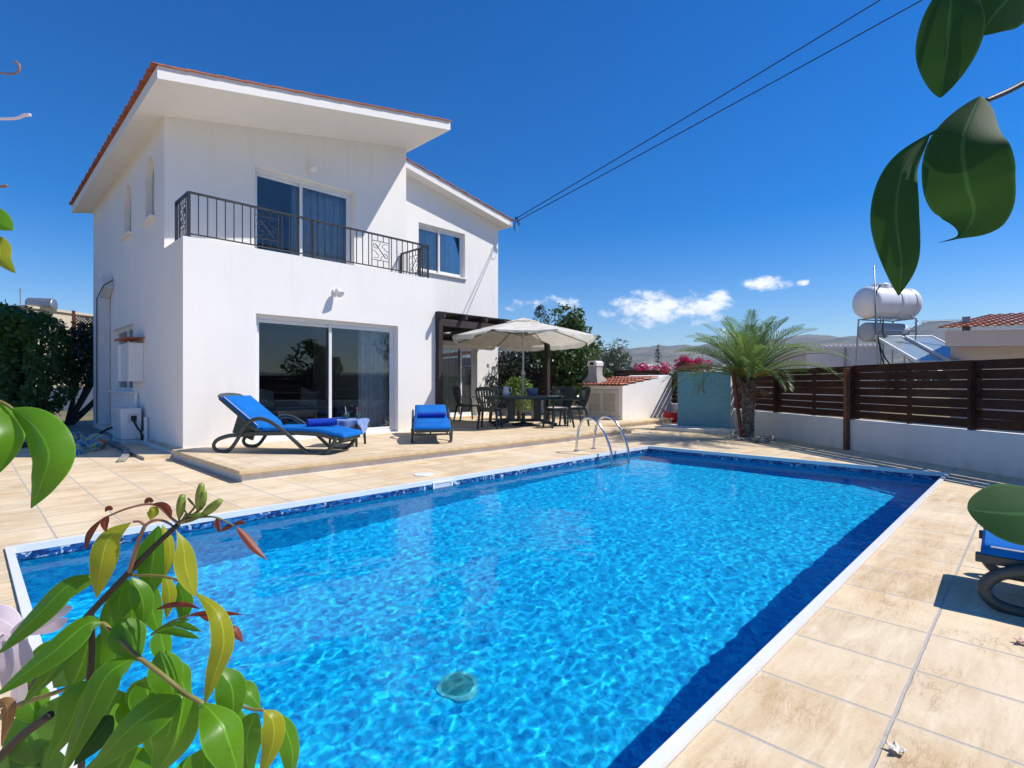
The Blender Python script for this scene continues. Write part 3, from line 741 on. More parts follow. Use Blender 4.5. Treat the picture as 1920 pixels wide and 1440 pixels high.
# ------------------------------------------------------------------ parasol
pc=onz(981,797.5,TZ); pc.z=TZ
um=thing('parasol','cream octagonal parasol open and tilted over the dining table','parasol',tuple(pc))
ax=V((-.7145,-.6997,0)); tilt=Matrix.Translation(pc+V((0,0,2.44)))@Matrix.Rotation(R(-2.5),4,V((FW.y,-FW.x,0)))@Matrix.Rotation(R(22),4,'Z')
MB().lathe([(.27,0),(.27,.05),(.1,.075),(.045,.09),(.045,.3)],pc,28).build('base',M['resin'],um,smooth=35)
hub=tilt@V((0,0,-.26)); apex=tilt@V((0,0,.14))
MB().tube([pc+V((0,0,.05)),pc+V((0,0,1.3)),pc+V((0,0,2.05))],.024,14).tube([pc+V((0,0,2.05)),pc+V((0,0,2.2)),apex],.021,12).build('pole',M['alu'],um,smooth=40)
mb=MB(); mb.lathe([(.03,-.07),(.05,-.05),(.055,.03),(.03,.06)],pc+V((0,0,1.27)),14); mb.tube([pc+V((0,0,1.27)),pc+V((0,0,1.27))+RT*.02-FW*.1],.022,8); mb.build('crank',M['alu'],um,smooth=40)
RAD=1.80; DROP=.47
def can(ang,t,nseg=8):
    k=ang/(2*PI)*nseg; i=math.floor(k); f=k-i
    a0=2*PI*i/nseg; a1=2*PI*(i+1)/nseg
    p=V((math.cos(a0),math.sin(a0),0))*(1-f)+V((math.cos(a1),math.sin(a1),0))*f
    sag=4*f*(1-f)
    z=.14-DROP*(.88*t+.12*t*t)-.035*sag*t*(1-.3*t)
    return tilt@V((p.x*RAD*t*(1-.025*sag*t),p.y*RAD*t*(1-.025*sag*t),z))
mb=MB(); mb.grid(lambda a,b:can(a*2*PI*.99999,.17+.83*b),96,14)
for i in range(8):
    # hanging valance, one flap a side, open at the corners
    def fl(a,b,i=i):
        f=.035+.93*a; p=can((i+f)*2*PI/8,1.0); cut=(.045 if (p-pc).normalized().dot(-FW)>.45 else .11)*(1-max(0,abs(f-.5)-.38)*5.5)
        return p+(tilt.to_3x3()@V((0,0,-1)))*(b*cut)+V((0,0,-.0))+(p-pc).normalized()*.008*math.sin(f*19+i)
    mb.grid(fl,16,2)
mb.build('canopy',M['canvas'],um,smooth=35)
mb=MB(); mb.grid(lambda a,b:(can(a*2*PI*.99999,.0+.24*b)+V((0,0,.05-.02*b))),64,4); mb.build('vent_cap',M['canvas'],um,smooth=35)
M['ribs']=mat('greyish_brown_rib',(.20,.165,.135),.5,.1)
for i in range(8):
    a=2*PI*i/8+.0001
    MB().tube([can(a,.03)-V((0,0,.03)),can(a,.5)-V((0,0,.022)),can(a,1.0)-V((0,0,.02))],.011,6).build('rib',M['ribs'],um)
    MB().tube([hub,can(a,.42)-V((0,0,.035))],.010,6).build('strut',M['ribs'],um)
MB().lathe([(.03,-.05),(.055,-.03),(.055,.03),(.03,.05)],hub,14).build('runner',M['alu'],um,smooth=35)
# ------------------------------------------------------------------ dining table and chairs
tb=thing('dining_table','dark green oval plastic garden table set under the parasol','table',tuple(pc+FW*.02),world=False,rz=math.atan2(RT.y,RT.x)+R(8))
L_,W_=1.0,.56; mb=MB()
pts=[]
for k in range(48):
    a=2*PI*k/48; c,s=math.cos(a),math.sin(a); e=.62
    pts.append((L_*math.copysign(abs(c)**e,c),W_*math.copysign(abs(s)**e,s)))
mb.prism(pts,'z',.695,.72); mb.build('tabletop',M['resin2'],tb,bevel=.006)
mb=MB(); mb.prism([(x*.95,y*.92) for x,y in pts],'z',.645,.693); mb.build('apron',M['resin'],tb)
for s in(-1,1):
    MB().box((s*.32-.09,-.20,.10),(s*.32+.09,.20,.643)).build('pedestal',M['resin'],tb,bevel=.02)
    for q in(-1,1):
        MB().bar((s*.30,q*.12,.16),(s*.74,q*.40,.035),.09,.07).build('foot',M['resin'],tb,bevel=.01)
MB().box((-.32,-.05,.09),(.32,.05,.16)).build('stretcher',M['resin'],tb,bevel=.01)
def chair(name,label,loc,rz,mt,arms=True):
    t=thing(name,label,'chair',loc,world=False,rz=rz,group='green plastic chairs round the dining table')
    m=M[mt]
    # chair looks along +X
    mb=MB(); mb.grid(lambda a,b:V((-.22+.45*a,(-.21+.42*b)*(.92+.10*a),.43-.018*math.sin(PI*a)+.012*(2*b-1)**2-.02*max(0,a-.85)*6*.15)),10,8)
    mb.box((-.23,-.205,.395),(.225,-.19,.43)); mb.box((-.23,.19,.395),(.225,.205,.43)); mb.box((.21,-.19,.395),(.225,.19,.425))
    mb.build('seat',m,t,smooth=40,solid=.012)
    for a in(-1,1):
        MB().prism([(-.0,0),(0,0)] if 0 else [(-.028,-.02),(.028,-.02),(.03,.02),(-.03,.02)],'z',0,0.001) if 0 else None
        MB().tube([(.27,a*.24,0),(.225,a*.205,.41)],[.021,.030],6).build('leg',m,t)
        MB().tube([(-.30,a*.22,0),(-.225,a*.19,.41)],[.021,.030],6).build('leg',m,t)
        if arms:
            MB().ribbon(crom([(-.27,a*.255,.66),(-.05,a*.275,.655),(.16,a*.27,.64),(.235,a*.255,.60),(.245,a*.235,.43)],5),.05,.018,(0,1,0)).build('armrest',m,t)
    bk=MB()
    def bp(s,h): # s -1..1 across, h 0..1 up
        w=.185+.075*h; return V((-.225-.12*h-.0*s+.035*(s*s)-.02*math.sin(PI*h),s*w,.42+.46*h+(.03*(1-s*s) if h>.9 else 0)))
    for k in range(9):
        s=-1+2*k/8; wd=.036 if 0<k<8 else .045
        pl=[bp(s,h/8) for h in range(9)]
        bk.ribbon(pl,wd,.012,(0,1,0))
    for h,wd in((1.0,.085),(.04,.10),(.40,.03)):
        bk.ribbon([bp(-1+2*k/12,h) for k in range(13)],wd,.013,(-.25,0,1))
    bk.build('backrest',m,t)
    return t
def fz(v,d): return 0
cpos=lambda u,v: onz(u,v,TZ)
def pos(u,v,du,dd):
    p=onz(u,v,TZ)+RT*du+FW*dd; p.z=TZ; return tuple(p)
fa=math.atan2(FW.y,FW.x)
c0=pc.copy()
def rel(l,dp): 
    p=pc+RT*l+FW*dp; p.z=TZ; return tuple(p)
chair('garden_chair','green plastic armchair with its slatted back to the pool, left of the parasol pole',rel(-.78,-.92),fa+R(-8),'resin')
chair('garden_chair','lone green plastic armchair by the terrace door, blue-green reflection put into its colour',rel(-1.52,1.75),fa+R(-62),'resin2')  # paler resin than the other chairs: bluish reflection put into its colour
chair('garden_chair','green plastic armchair mostly hidden behind the nearest slatted chair',rel(-.62,.98),fa+R(180),'resin')
chair('garden_chair','green plastic chair with pink seat pad, nearest at the table right end',rel(.80,-.62),fa+R(112),'resin')
chair('garden_chair','green plastic chair with pink seat pad, second at the table right end',rel(1.22,-.12),fa+R(108),'resin')
chair('garden_chair','green plastic chair at the far side of the table, behind the seat pads',rel(.95,.75),fa+R(160),'resin')
def pad(loc,rz,label):
    mb=MB()
    for sd in(-1,1): mb.grid(lambda a,b:V((.40*(a-.5),.40*(b-.5),.022+sd*.022*max(0,(1-(2*a-1)**6)*(1-(2*b-1)**6))**.5)),10,10)
    o=mb.build('seat_pad',M['seatpad'],smooth=True); o.location=V(loc)+V((0,0,.435)); o.rotation_euler=(0,0,rz); tag(o,label,'cushion','pink seat pads on the garden chairs')
pad(rel(.80,-.62),fa+R(112),'pale pink seat pad on the nearest chair at the table right end')
pad(rel(1.22,-.12),fa+R(108),'pale pink seat pad on the second chair at the table right end')
# things standing on the table
tz=TZ+.72
def ontable(u,v):
    p=onz(u,v,tz); p.z=tz; return p
M['jug']=mat('white_ceramic',(.74,.75,.77),.25,.03)
p=rel(-.42,-.1); p=V((p[0],p[1],tz))
t=thing('jug','white ceramic jug with a handle on the dining table','jug',tuple(p))
MB().lathe([(.06,0),(.085,.03),(.085,.10),(.06,.17),(.066,.23)],p,20,cap=False).lathe([(0,.004),(.06,.004)],p,20).build('body',M['jug'],t,smooth=40)
MB().tube(crom([p+RT*.06+V((0,0,.2)),p+RT*.13+V((0,0,.18)),p+RT*.135+V((0,0,.1)),p+RT*.08+V((0,0,.05))],5),.009,6).build('handle',M['jug'],t,smooth=True)
M['amber']=mat('amber_juice',(.45,.22,.03),.2,.1)
q=V(rel(-.58,.06)); q.z=tz
t=thing('carafe','glass carafe of amber juice on the dining table','carafe',tuple(q))
MB().lathe([(.055,0),(.07,.03),(.068,.12),(.03,.2),(.028,.26)],q,18,cap=False).build('bottle',M['jarglass'],t,smooth=40)
MB().lathe([(.05,.005),(.064,.03),(.06,.11),(.0,.112)],q,18).build('juice',M['amber'],t,smooth=40)
q=V(rel(-.70,.0)); q.z=tz
tag(MB().lathe([(.03,0),(.036,.1),(.04,.13),(.037,.13),(.03,.01),(0,.01)],q,16,cap=False).build('drinking_glass',M['jarglass'],smooth=40,loc=tuple(q)),'small clear drinking glass left of the carafe on the table','glass')
M['bluegrey']=mat('blue_grey_ceramic',(.11,.17,.30),.5,.15)
q=V(rel(.22,.05)); q.z=tz
tag(MB().lathe([(.10,0),(.125,.03),(.15,.15),(.155,.19),(.142,.19),(.12,.04),(0,.03)],q,26,cap=False).build('bowl',M['bluegrey'],smooth=40,loc=tuple(q)),'blue grey ceramic planter bowl on the table right of the parasol pole','bowl')
# ------------------------------------------------------------------ sun loungers (foot towards local +X)
def lounger(label,loc,rz,sx=1.0,angle=47,bl=.80,head=True,group='dark green sun loungers with blue cushions'):
    t=thing('sun_lounger',label,'sun lounger',loc,world=False,rz=rz,group=group)
    S=lambda x,y,z:(x*sx,y,z)
    path=[(-.52,.262),(-.72,.25),(-.90,.19),(-.965,.105),(-.92,.035),(-.80,.018),(-.70,.06),(-.60,.19),(-.50,.36),(-.38,.475),(-.24,.505),(-.08,.455),(.10,.335),(.28,.185),(.42,.06),(.52,.022),(.68,.022),(.76,.055),(.84,.16),(.88,.25)]
    for s in(-1,1):
        MB().tube(crom([S(x,s*.335,z) for x,z in path],5),.030,8,flat=.62).build('side_leg',M['resin2'],t,smooth=True)
    mb=MB()
    for s in(-1,1):
        mb.ribbon(crom([S(-.62,s*.30,.275),S(-.2,s*.30,.285),S(.3,s*.30,.30),S(.62,s*.30,.285),S(.80,s*.29,.245),S(.93,s*.26,.225)],5),.05,.055,(0,1,0))
    for k in range(14):
        x=-.55+k*.11; z=.30 if x<.5 else .30-(x-.5)*.16
        mb.box(S(x,-.28,z-.012),S(x+.075,.28,z+.008))
    mb.bar(S(.935,-.27,.225),S(.935,.27,.225),.05,.06); mb.bar(S(-.62,-.3,.27),S(-.62,.3,.27),.05,.05); mb.bar(S(.80,-.30,.15),S(.80,.30,.15),.03,.03)
    mb.build('seat',M['resin2'],t,bevel=.006)
    a=R(angle); o=V(S(-.30,0,.32 if head else .235)); d=V((-math.cos(a),0,math.sin(a))); nn=V((math.sin(a),0,math.cos(a)))
    mb=MB()
    for s in(-1,1): mb.bar(o+V((0,s*.30,0)),o+d*bl+V((0,s*.28,0)),.045,.045)
    for k in range(9):
      if .03+k*.085<bl-.03: mb.bar(o+d*(.03+k*.085)+V((0,-.28,0)),o+d*(.03+k*.085)+V((0,.28,0)),.055,.018,up=nn)
    if head: mb.ribbon(crom([o+d*(bl-.10)+V((0,-.30,0)),o+d*(bl+.01)+V((0,-.24,0)),o+d*(bl+.045)+V((0,0,0)),o+d*(bl+.01)+V((0,.24,0)),o+d*(bl-.10)+V((0,.30,0))],6),.13,.025,d+V((0,0,0)))
    if head: mb.bar(o+d*.42-nn*.02,o+d*.42-nn*.02+V((-.12,0,-.35)),.03,.36,up=nn)
    mb.build('backrest',M['resin2'],t,bevel=.005)
    th=.055
    def slab(path,w0):
        m=MB(); pts=crom(path,8); n=len(pts)
        prof=[(-1,.1),(-.985,.75),(-.94,1),(-.5,1.0),(0,1.02),(.5,1.0),(.94,1),(.985,.75),(1,.1),(.97,0),(0,0),(-.97,0)]
        vs=[]
        for i,p in enumerate(pts):
            dd=(pts[min(i+1,n-1)]-pts[max(i-1,0)]).normalized(); up=V((-dd.z,0,dd.x))
            if up.z<0: up=-up
            e=min(i,n-1-i); k=.35 if e==0 else (.8 if e==1 else 1)
            for y,h in prof: vs.append(p+V((0,y*w0,0))+up*(h*th*k))
        q=len(prof); fs=[(tuple(range(q))),tuple((n-1)*q+k for k in range(q))]
        for i in range(n-1):
            for k in range(q): fs.append((i*q+k,i*q+(k+1)%q,(i+1)*q+(k+1)%q,(i+1)*q+k))
        return m.add(vs,fs)
    c=slab([S(-.27,0,.322),S(0,0,.325),S(.35,0,.328),S(.6,0,.315),S(.8,0,.275),S(.985,0,.245)],.315).build('seat_cushion',M['blue'],t,smooth=50)
    c=slab([o+nn*.024+d*.02,o+nn*.024+d*.3,o+nn*.024+d*.6,o+nn*.024+d*(bl-.02)],.315).build('back_cushion',M['blue'],t,smooth=50)
    # white piping ribbon along the cushion edge
    m=MB(); m.bar(o+nn*.07+d*.05+V((0,-.312,0)),o+nn*.07+d*(bl-.06)+V((0,-.312,0)),.008,.006); m.build('cushion_tie',M['pvc'],t)
    return t
def towel(loc,rz,label,l=.42,r=.058):
    mb=MB(); n=22
    prof=[]; M4=Matrix.Rotation(PI/2,4,'Y')
    for k in range(13):
        x=-l/2+l*k/12; rr=r*(1+.02*math.sin(k*2.3))
        for a in range(n):
            an=2*PI*a/n; q=rr*(1+.03*math.sin(an*2+k*.4)); mb.v.append((x,math.cos(an)*q*1.12,max(.002,r+math.sin(an)*q)))
    for k in range(12):
        for a in range(n): mb.f.append((k*n+a,k*n+(a+1)%n,(k+1)*n+(a+1)%n,(k+1)*n+a))
    for k,sgn in((0,-1),(12,1)):
        # rolled ends: a spiral of stepped rings
        x=-l/2+l*k/12; base=len(mb.v)
        for j,(s,dx) in enumerate(((.82,.004),(.78,-.012),(.58,-.012),(.54,.002),(.3,.002),(.26,-.012),(.05,-.012))):
            for a in range(n):
                an=2*PI*a/n; mb.v.append((x+sgn*dx,math.cos(an)*r*s*1.12,r+math.sin(an)*r*s))
        for a in range(n): mb.f.append((k*n+a,k*n+(a+1)%n,base+(a+1)%n,base+a))
        for j in range(6):
            for a in range(n): mb.f.append((base+j*n+a,base+j*n+(a+1)%n,base+(j+1)*n+(a+1)%n,base+(j+1)*n+a))
    o=mb.build('rolled_towel',M['towel'],smooth=40); o.location=loc; o.rotation_euler=(0,0,rz); return tag(o,label,'towel','rolled blue towels on the loungers')
r1=R(-55); lc=V((3.44,8.06,TZ)); d1=V((math.cos(r1),math.sin(r1),0)); n1=V((-d1.y,d1.x,0))
lounger('sun lounger side on to the pool at the left end of the terrace',tuple(lc),r1,1.05,37)
towel(tuple(lc+d1*.52+n1*.0+V((0,0,.382))),r1+R(48),'rolled blue towel on the side-on lounger at the terrace left end')
r2=R(234); lc2=V((6.08,8.06,TZ)); d2=V((math.cos(r2),math.sin(r2),0)); n2=V((-d2.y,d2.x,0))
lounger('sun lounger with its foot towards the pool, right of the sliding door',tuple(lc2),r2,1.02,15)
towel(tuple(lc2+d2*.12+V((0,0,.386))),r2+R(90),'rolled blue towel on the lounger right of the sliding door',.5,.052)
r3=R(-88); lc3=V((4.03,-.755,0))
lounger('sun lounger lying flat on the paving right of the pool, under the rounded leaf',tuple(lc3),r3,1.0,1,.70,False)
lounger('sun lounger near the white boundary wall, mostly hidden behind the rounded leaf',(6.72,-1.02,0),R(112),1.0)
# ------------------------------------------------------------------ side table with cloth and two jars
sc_=onz(652,786,TZ+.43); sc_.z=TZ
st=thing('side_table','small dark side table under a draped pale blue cloth by the sliding door','table',tuple(sc_),world=False,rz=R(-48))
MB().box((-.25,-.25,.40),(.25,.25,.425)).build('tabletop',M['resin'],st,bevel=.008)
for a in(-1,1):
    for b in(-1,1): MB().tube([(a*.22,b*.22,0),(a*.20,b*.20,.40)],[.02,.026],8).build('leg',M['resin'],st)
mb=MB()
def clo(a,b):
    x=(a-.5)*2;y=(b-.5)*2; h=.262; px=x*.40;py=y*.40
    # rotated square cloth: corners hang low
    c,s=math.cos(.55),math.sin(.55); X=c*px-s*py; Y=s*px+c*py
    ex=max(0,abs(X)-h); ey=max(0,abs(Y)-h); dr=(ex+ey)
    fx=math.copysign(min(abs(X),h)+min(ex*.22,.03)+(.012*math.sin(Y*26) if ex>0 else 0),X); fy=math.copysign(min(abs(Y),h)+min(ey*.22,.03)+(.012*math.sin(X*26) if ey>0 else 0),Y)
    return V((fx,fy,.431+.002*math.sin(X*31)*math.cos(Y*27)-dr*1.0))
mb.grid(clo,40,40); o=mb.build('tablecloth',M['cloth'],smooth=True,solid=.003); o.location=sc_; o.rotation_euler=(0,0,R(-48)); tag(o,'pale blue cloth draped over the small side table','cloth')
M['drink']=mat('pale_green_drink',(.22,.36,.27),.15,.2); M['straw1']=mat('striped_straw',(.70,.60,.42),.5,.1); M['straw2']=mat('pink_straw',(.60,.12,.14),.5,.1)
for k,(u,c,lb) in enumerate(((652,'straw1','left glass jar of pale drink with a beige straw on the blue cloth'),(670,'straw2','right glass jar of pale drink with a pink straw on the blue cloth'))):
    p=V((sc_.x,sc_.y,TZ+.436))+RT*(-.02+.19*k)+FW*.02
    t=thing('drink_jar',lb,'jar',tuple(p),group='drinking jars on the side table')
    MB().lathe([(.034,0),(.04,.012),(.04,.075),(.03,.09),(.032,.11)],p,18,cap=False).build('jar',M['jarglass'],t,smooth=40)
    MB().lathe([(.03,.004),(.035,.014),(.035,.07),(0,.072)],p,18).build('drink',M['drink'],t,smooth=40)
    MB().tube(crom([p+RT*-.038+V((0,0,.075)),p+RT*-.068+V((0,0,.065)),p+RT*-.066+V((0,0,.03)),p+RT*-.04+V((0,0,.022))],4),.005,6).build('handle',M['jarglass'],t,smooth=True)
    MB().tube([p+V((0,0,.01)),p+RT*-.03+V((0,0,.20))],.006,8).build('straw',M[c],t)
q=V((sc_.x,sc_.y,TZ+.436))-RT*.12+FW*.06
M['bookb']=mat('blue_book_cover',(.01,.10,.40),.4,.05)
o=MB().box((-.10,-.07,0),(.10,.07,.022)).build('book',M['bookb'],bevel=.003); o.location=q; o.rotation_euler=(0,0,fa+R(70)); tag(o,'blue covered book lying on the side table cloth','book')
# ------------------------------------------------------------------ boundary wall and slatted fence
T0,T1=-9.0,8.75
def wallseg(p,q,h,th,name,label):
    p=V(p);q=V(q); d=(q-p).normalized(); n=V((d.y,-d.x,0))
    vs=[p-n*th/2,q-n*th/2,q+n*th/2,p+n*th/2]; mb=MB().prism([(v.x,v.y) for v in vs],'z',-.05,h)
    o=mb.build(name,M['white2'],loc=(p.x,p.y,0),bevel=.012); return tag(o,label,'wall')
wallseg(fp(T0),fp(T1),.53,.20,'boundary_wall','low white rendered wall under the dark slatted fence beside the pool')
COR=fp(T1); D2_=V((-.75,.66,0)).normalized(); E2=COR+D2_*14
wallseg(COR+D2_*.12,E2,.60,.20,'boundary_wall','low white wall behind the barbecue running towards the trees')
def fence_bay(fen,p,q,seed,h0=.56,h1=1.47):
    p=V(p);q=V(q); d=(q-p).normalized(); n=V((d.y,-d.x,0)); rnd=random.Random(seed); L_=(q-p).length
    mb=MB(); n_=7; g=.0115; bh=(h1-h0-(n_-1)*g)/n_; z=h0
    for k in range(n_):
        hh=bh*(1+rnd.uniform(-.05,.05)); off=(.016 if k%2 else -.016)
        a=p+n*off; b=q+n*off; zz=z+hh/2; sag=rnd.uniform(-.005,.005)
        pts=[a+(b-a)*t+V((0,0,zz+sag*math.sin(PI*t)))-n*(off*1.0*math.sin(PI*t)*(1 if k%2 else -.2)) for t in(0,.25,.5,.75,1)]
        mb.ribbon(pts,hh,.010,(0,0,1)); z+=bh+g
    mb.build('slat_panel',M['fence'],fen)
fen=thing('slatted_fence','dark brown horizontal board fence on the low white wall beside the pool','fence',tuple(fp(T0)))
k=0; tposts=[]; t=T0
bays=[-9,-6.7,-4.45,-2.2,-.02,2.2,4.4,6.6,8.75]
for i in range(len(bays)-1):
    fence_bay(fen,fp(bays[i]+.004),fp(bays[i+1]-.004),i)
    tm=(bays[i]+bays[i+1])/2
    MB().bar(fp(tm,.05,.50),fp(tm,.05,1.44),.05,.04,up=FD).build('batten',M['fence'],fen)
for tt in bays:
    MB().bar(fp(tt,.04,.50),fp(tt,.04,1.44),.09,.06,up=FD).build('post',M['fence'],fen)
    MB().bar(fp(tt,-.052,.535),fp(tt,-.052,1.46),.045,.075,up=FN).build('post',M['fence'],fen)
M['corten']=mat('brown_painted_steel',(.17,.058,.022),.5,.2,8,.2,40)
o=MB().bar((0,0,0),(.02,.0,1.43),.075,.075,up=FD).build('fence_post',M['corten'],bevel=.004); o.location=fp(-.02,-.145); tag(o,'red brown painted square post standing before the white wall','post')
fen2=thing('slatted_fence','reddish brown board fence behind the barbecue and shower wall','fence',tuple(COR))
q=[COR+D2_*s for s in(0.05,2.4,4.7,7,9.4,11.8,14)]
for i in range(6):
    fence_bay(fen2,q[i]+D2_*.03,q[i+1]-D2_*.03,20+i,.62,1.62)
    MB().bar(q[i]+V((0,0,.55)),q[i]+V((0,0,1.6)),.09,.07).build('post',M['fence'],fen2)
# ------------------------------------------------------------------ tiled shower wall
SX,SYa,SYb=12.84,5.25,6.62
def bluetile():
    t=NT('turquoise_tile'); sp=t.n('ShaderNodeSeparateXYZ',i_0=t.coord('Object')); vec=t.n('ShaderNodeCombineXYZ',i_0=sp.outputs[1],i_1=sp.outputs[2]).outputs[0]
    br=t.n('ShaderNodeTexBrick',offset=0.0,i_Vector=vec,i_Scale=1.0,i_Brick_Width=.105,i_Row_Height=.105,i_Mortar_Size=.004,i_Mortar_Smooth=.2)
    br.inputs['Color1'].default_value=(.10,.33,.42,1); br.inputs['Color2'].default_value=(.13,.38,.46,1); br.inputs['Mortar'].default_value=(.10,.25,.32,1)
    a=t.noise(t.coord('Object'),2,4).outputs[0]
    c=t.mix(t.ramp(a,[(.4,(0,0,0)),(.8,(.5,.5,.5))]),br.outputs[0],(.09,.28,.36))
    return t.done(t.pr(c,.35,t.bump(t.math('MULTIPLY',br.outputs['Fac'],-1),.3,.003)))
M['bluetile']=bluetile()
sh=thing('shower_wall','free standing turquoise tiled shower wall on a low plinth by the palm','shower',(SX,(SYa+SYb)/2,0))
MB().box((SX+.008,SYa,.09),(SX+.2,SYb,1.45)).build('wall',M['white'],sh,bevel=.006)
MB().box((SX,SYa+.004,.092),(SX+.006,SYb-.004,1.446)).build('tile_face',M['bluetile'],sh)
mb=MB(); P=[]
x0,x1,y0,y1,c=SX-.78,SX+.25,SYa-.30,SYb+.25,.25
mb.prism([(x0,y0+c),(x0+c*.3,y0),(x1,y0),(x1,y1),(x0+c*.3,y1),(x0,y1-c)],'z',-.01,.09); mb.build('plinth',M['white2'],sh,bevel=.01)
mb=MB(); ym=5.94
mb.tube([(SX-.02,ym,.95),(SX-.02,ym,1.95),(SX-.06,ym,2.02),(SX-.14,ym,2.03),(SX-.18,ym,1.99)],.011,8); mb.lathe([(.01,.03),(.045,0),(.045,-.01)],(SX-.19,ym,1.965),12)
mb.box((SX-.04,ym-.03,.93),(SX,ym+.03,.97)); mb.build('shower_pipe',M['galv'],sh,smooth=40)
# ------------------------------------------------------------------ barbecue hut
BX0,BX1,BY0,BY1=12.87,15.55,8.30,9.68
bq=thing('barbecue_hut','white barbecue hut with sloping tiled roof and louvred doors','hut',(BX0,BY0,TZ))
def rz_(x): return 1.10+(x-BX0)*.125
MB().prism([(BX0+.02,TZ-.02),(BX1,TZ-.02),(BX1,rz_(BX1)),(BX0+.02,rz_(BX0))],'y',BY0,BY1).build('wall',M['white'],bq)
tile_roof((BX0-.10,BY0-.03,rz_(BX0)-.01),(0,1,0),V((1,0,.125)),12,5,.122,.42,.035,par=bq,name='roof')
MB().prism([(BX1-.1,rz_(BX1)-.1),(BX1+.16,rz_(BX1)-.02),(BX1+.16,TZ),(BX1,TZ)],'y',BY0-.002,BY1).build('end_pier',M['white2'],bq)
MB().box((BX0-.02,BY0+.05,TZ+.0),(BX0+.018,BY1-.05,TZ+.085)).build('step',M['white2'],bq)
M['louvre']=mat('cream_louvre',(.60,.56,.48),.5,.06)
fy0,fy1,fz0,fz1=BY0+.13,BY1-.16,TZ+.12,.98
mb=MB()
for a,b in(((BX0-.012,fy0,fz0),(BX0+.018,fy0+.05,fz1)),((BX0-.012,fy1-.05,fz0),(BX0+.018,fy1,fz1)),((BX0-.012,fy0+.05,fz1-.05),(BX0+.018,fy1-.05,fz1)),((BX0-.012,fy0+.05,fz0),(BX0+.018,fy1-.05,fz0+.04))): mb.box(a,b)
mb.build('door_frame',M['louvre'],bq)
ym=(fy0+fy1)/2
for a,b in((fy0+.052,ym-.004),(ym+.004,fy1-.052)):
    mb=MB(); za,zb_=fz0+.043,fz1-.053
    for p,q in(((BX0-.008,a,za),(BX0+.016,a+.045,zb_)),((BX0-.008,b-.045,za),(BX0+.016,b,zb_)),((BX0-.008,a+.045,zb_-.04),(BX0+.016,b-.045,zb_)),((BX0-.008,a+.045,za),(BX0+.016,b-.045,za+.04))): mb.box(p,q)
    n=12
    for k in range(n):
        z=za+.045+(zb_-za-.09)*(k+.5)/n
        mb.bar((BX0+.008,a+.045,z),(BX0+.008,b-.045,z),.055,.006,up=(.7,0,.7))
    mb.build('louvred_door',M['louvre'],bq)
cc=V((BX0+.30,BY1-.26,0))
mb=MB(); z0=1.08
def ring(z,a): return [(cc.x-a,cc.y-a,z),(cc.x+a,cc.y-a,z),(cc.x+a,cc.y+a,z),(cc.x-a,cc.y+a,z)]
vs=ring(z0,.25)+ring(z0+.16,.25)+ring(z0+.34,.15)+ring(z0+.62,.15); fs=[]
for i in range(3):
    for k in range(4): fs.append((i*4+k,i*4+(k+1)%4,i*4+4+(k+1)%4,i*4+4+k))
fs.append((12,13,14,15)); mb.add(vs,fs)
mb.build('chimney',mat('grey_cement_block',(.40,.37,.34),.9,.15,6,.4,40),bq,bevel=.008)
mb=MB(); mb.prism([(cc.y-.17,z0+.60),(cc.y+.17,z0+.60),(cc.y+.17,z0+.70),(cc.y+.12,z0+.755),(cc.y-.12,z0+.755),(cc.y-.17,z0+.70)],'x',cc.x-.18,cc.x+.17)
ch=mb.build('chimney_cap',M['white2'],bq,bevel=.006)
MB().box((cc.x-.183,cc.y-.07,z0+.63),(cc.x-.1805,cc.y+.07,z0+.71)).build('flue_mouth',M['rubber'],bq)
o=MB().tube([(0,0,0),(.30,-.28,1.05)],.013,7).build('pole',M['galv'],smooth=True); p=onz(1240,790,0); o.location=(14.35,8.0,TZ-.02); o.location=(p.x,p.y,0); tag(o,'thin grey pole leaning on the end of the barbecue hut','pole')
M['red']=mat('red_plastic',(.55,.012,.016),.4,.1)
p=onz(1258,792,.0); 
rb=thing('trug','red flexible plastic trug between barbecue hut and shower wall','tub',(p.x,p.y,0))
MB().lathe([(.15,0),(.17,.02),(.22,.28),(.235,.285),(.21,.275),(.155,.03),(0,.025)],(p.x,p.y,0),24,cap=False).build('tub',M['red'],rb,smooth=40)
for s in(-1,1): MB().tube(crom([V((p.x,p.y,.27))+RT*s*.18+FW*-.08,V((p.x,p.y,.37))+RT*s*.21+FW*-.04,V((p.x,p.y,.37))+RT*s*.21+FW*.04,V((p.x,p.y,.27))+RT*s*.18+FW*.08],5),.014,6).build('handle',M['red'],rb,smooth=True)
# ------------------------------------------------------------------ palm with its stake and ring of stones
pb=onz(1402,823,0); rnd=random.Random(11)
pa=thing('palm_tree','short palm with stubby trunk and feathery crown between pool and fence','palm',tuple(pb))
mb=MB(); TH_=1.18
prof=[(.135,-.02),(.115,.1),(.108,.35),(.11,.55),(.13,.72),(.148,.9),(.16,1.05),(.12,1.2),(.05,1.3)]
def prad(z):
    for (a,za),(b,zb_) in zip(prof,prof[1:]):
        if za<=z<=zb_: return a+(b-a)*(z-za)/(zb_-za)
    return .07
def tf(a,b):
    z=1.28*b; r=prad(z); an=a*2*PI
    scale=abs(math.sin(an*4+math.floor(b*15)%2*PI/2))*(1-((b*15)%1))
    r=r*(1+.20*scale+.10*noise.noise(V((an*1.4,z*7,2))))
    return V((pb.x+math.cos(an)*r+.03*math.sin(z*2.2),pb.y+math.sin(an)*r,z))
mb.grid(tf,56,90); mb.build('trunk',mat('palm_trunk',(.20,.165,.13),.95,.6,14,1.0,35,bdist=.02,col2=(.05,.04,.032)),pa,smooth=True)
mb=MB()
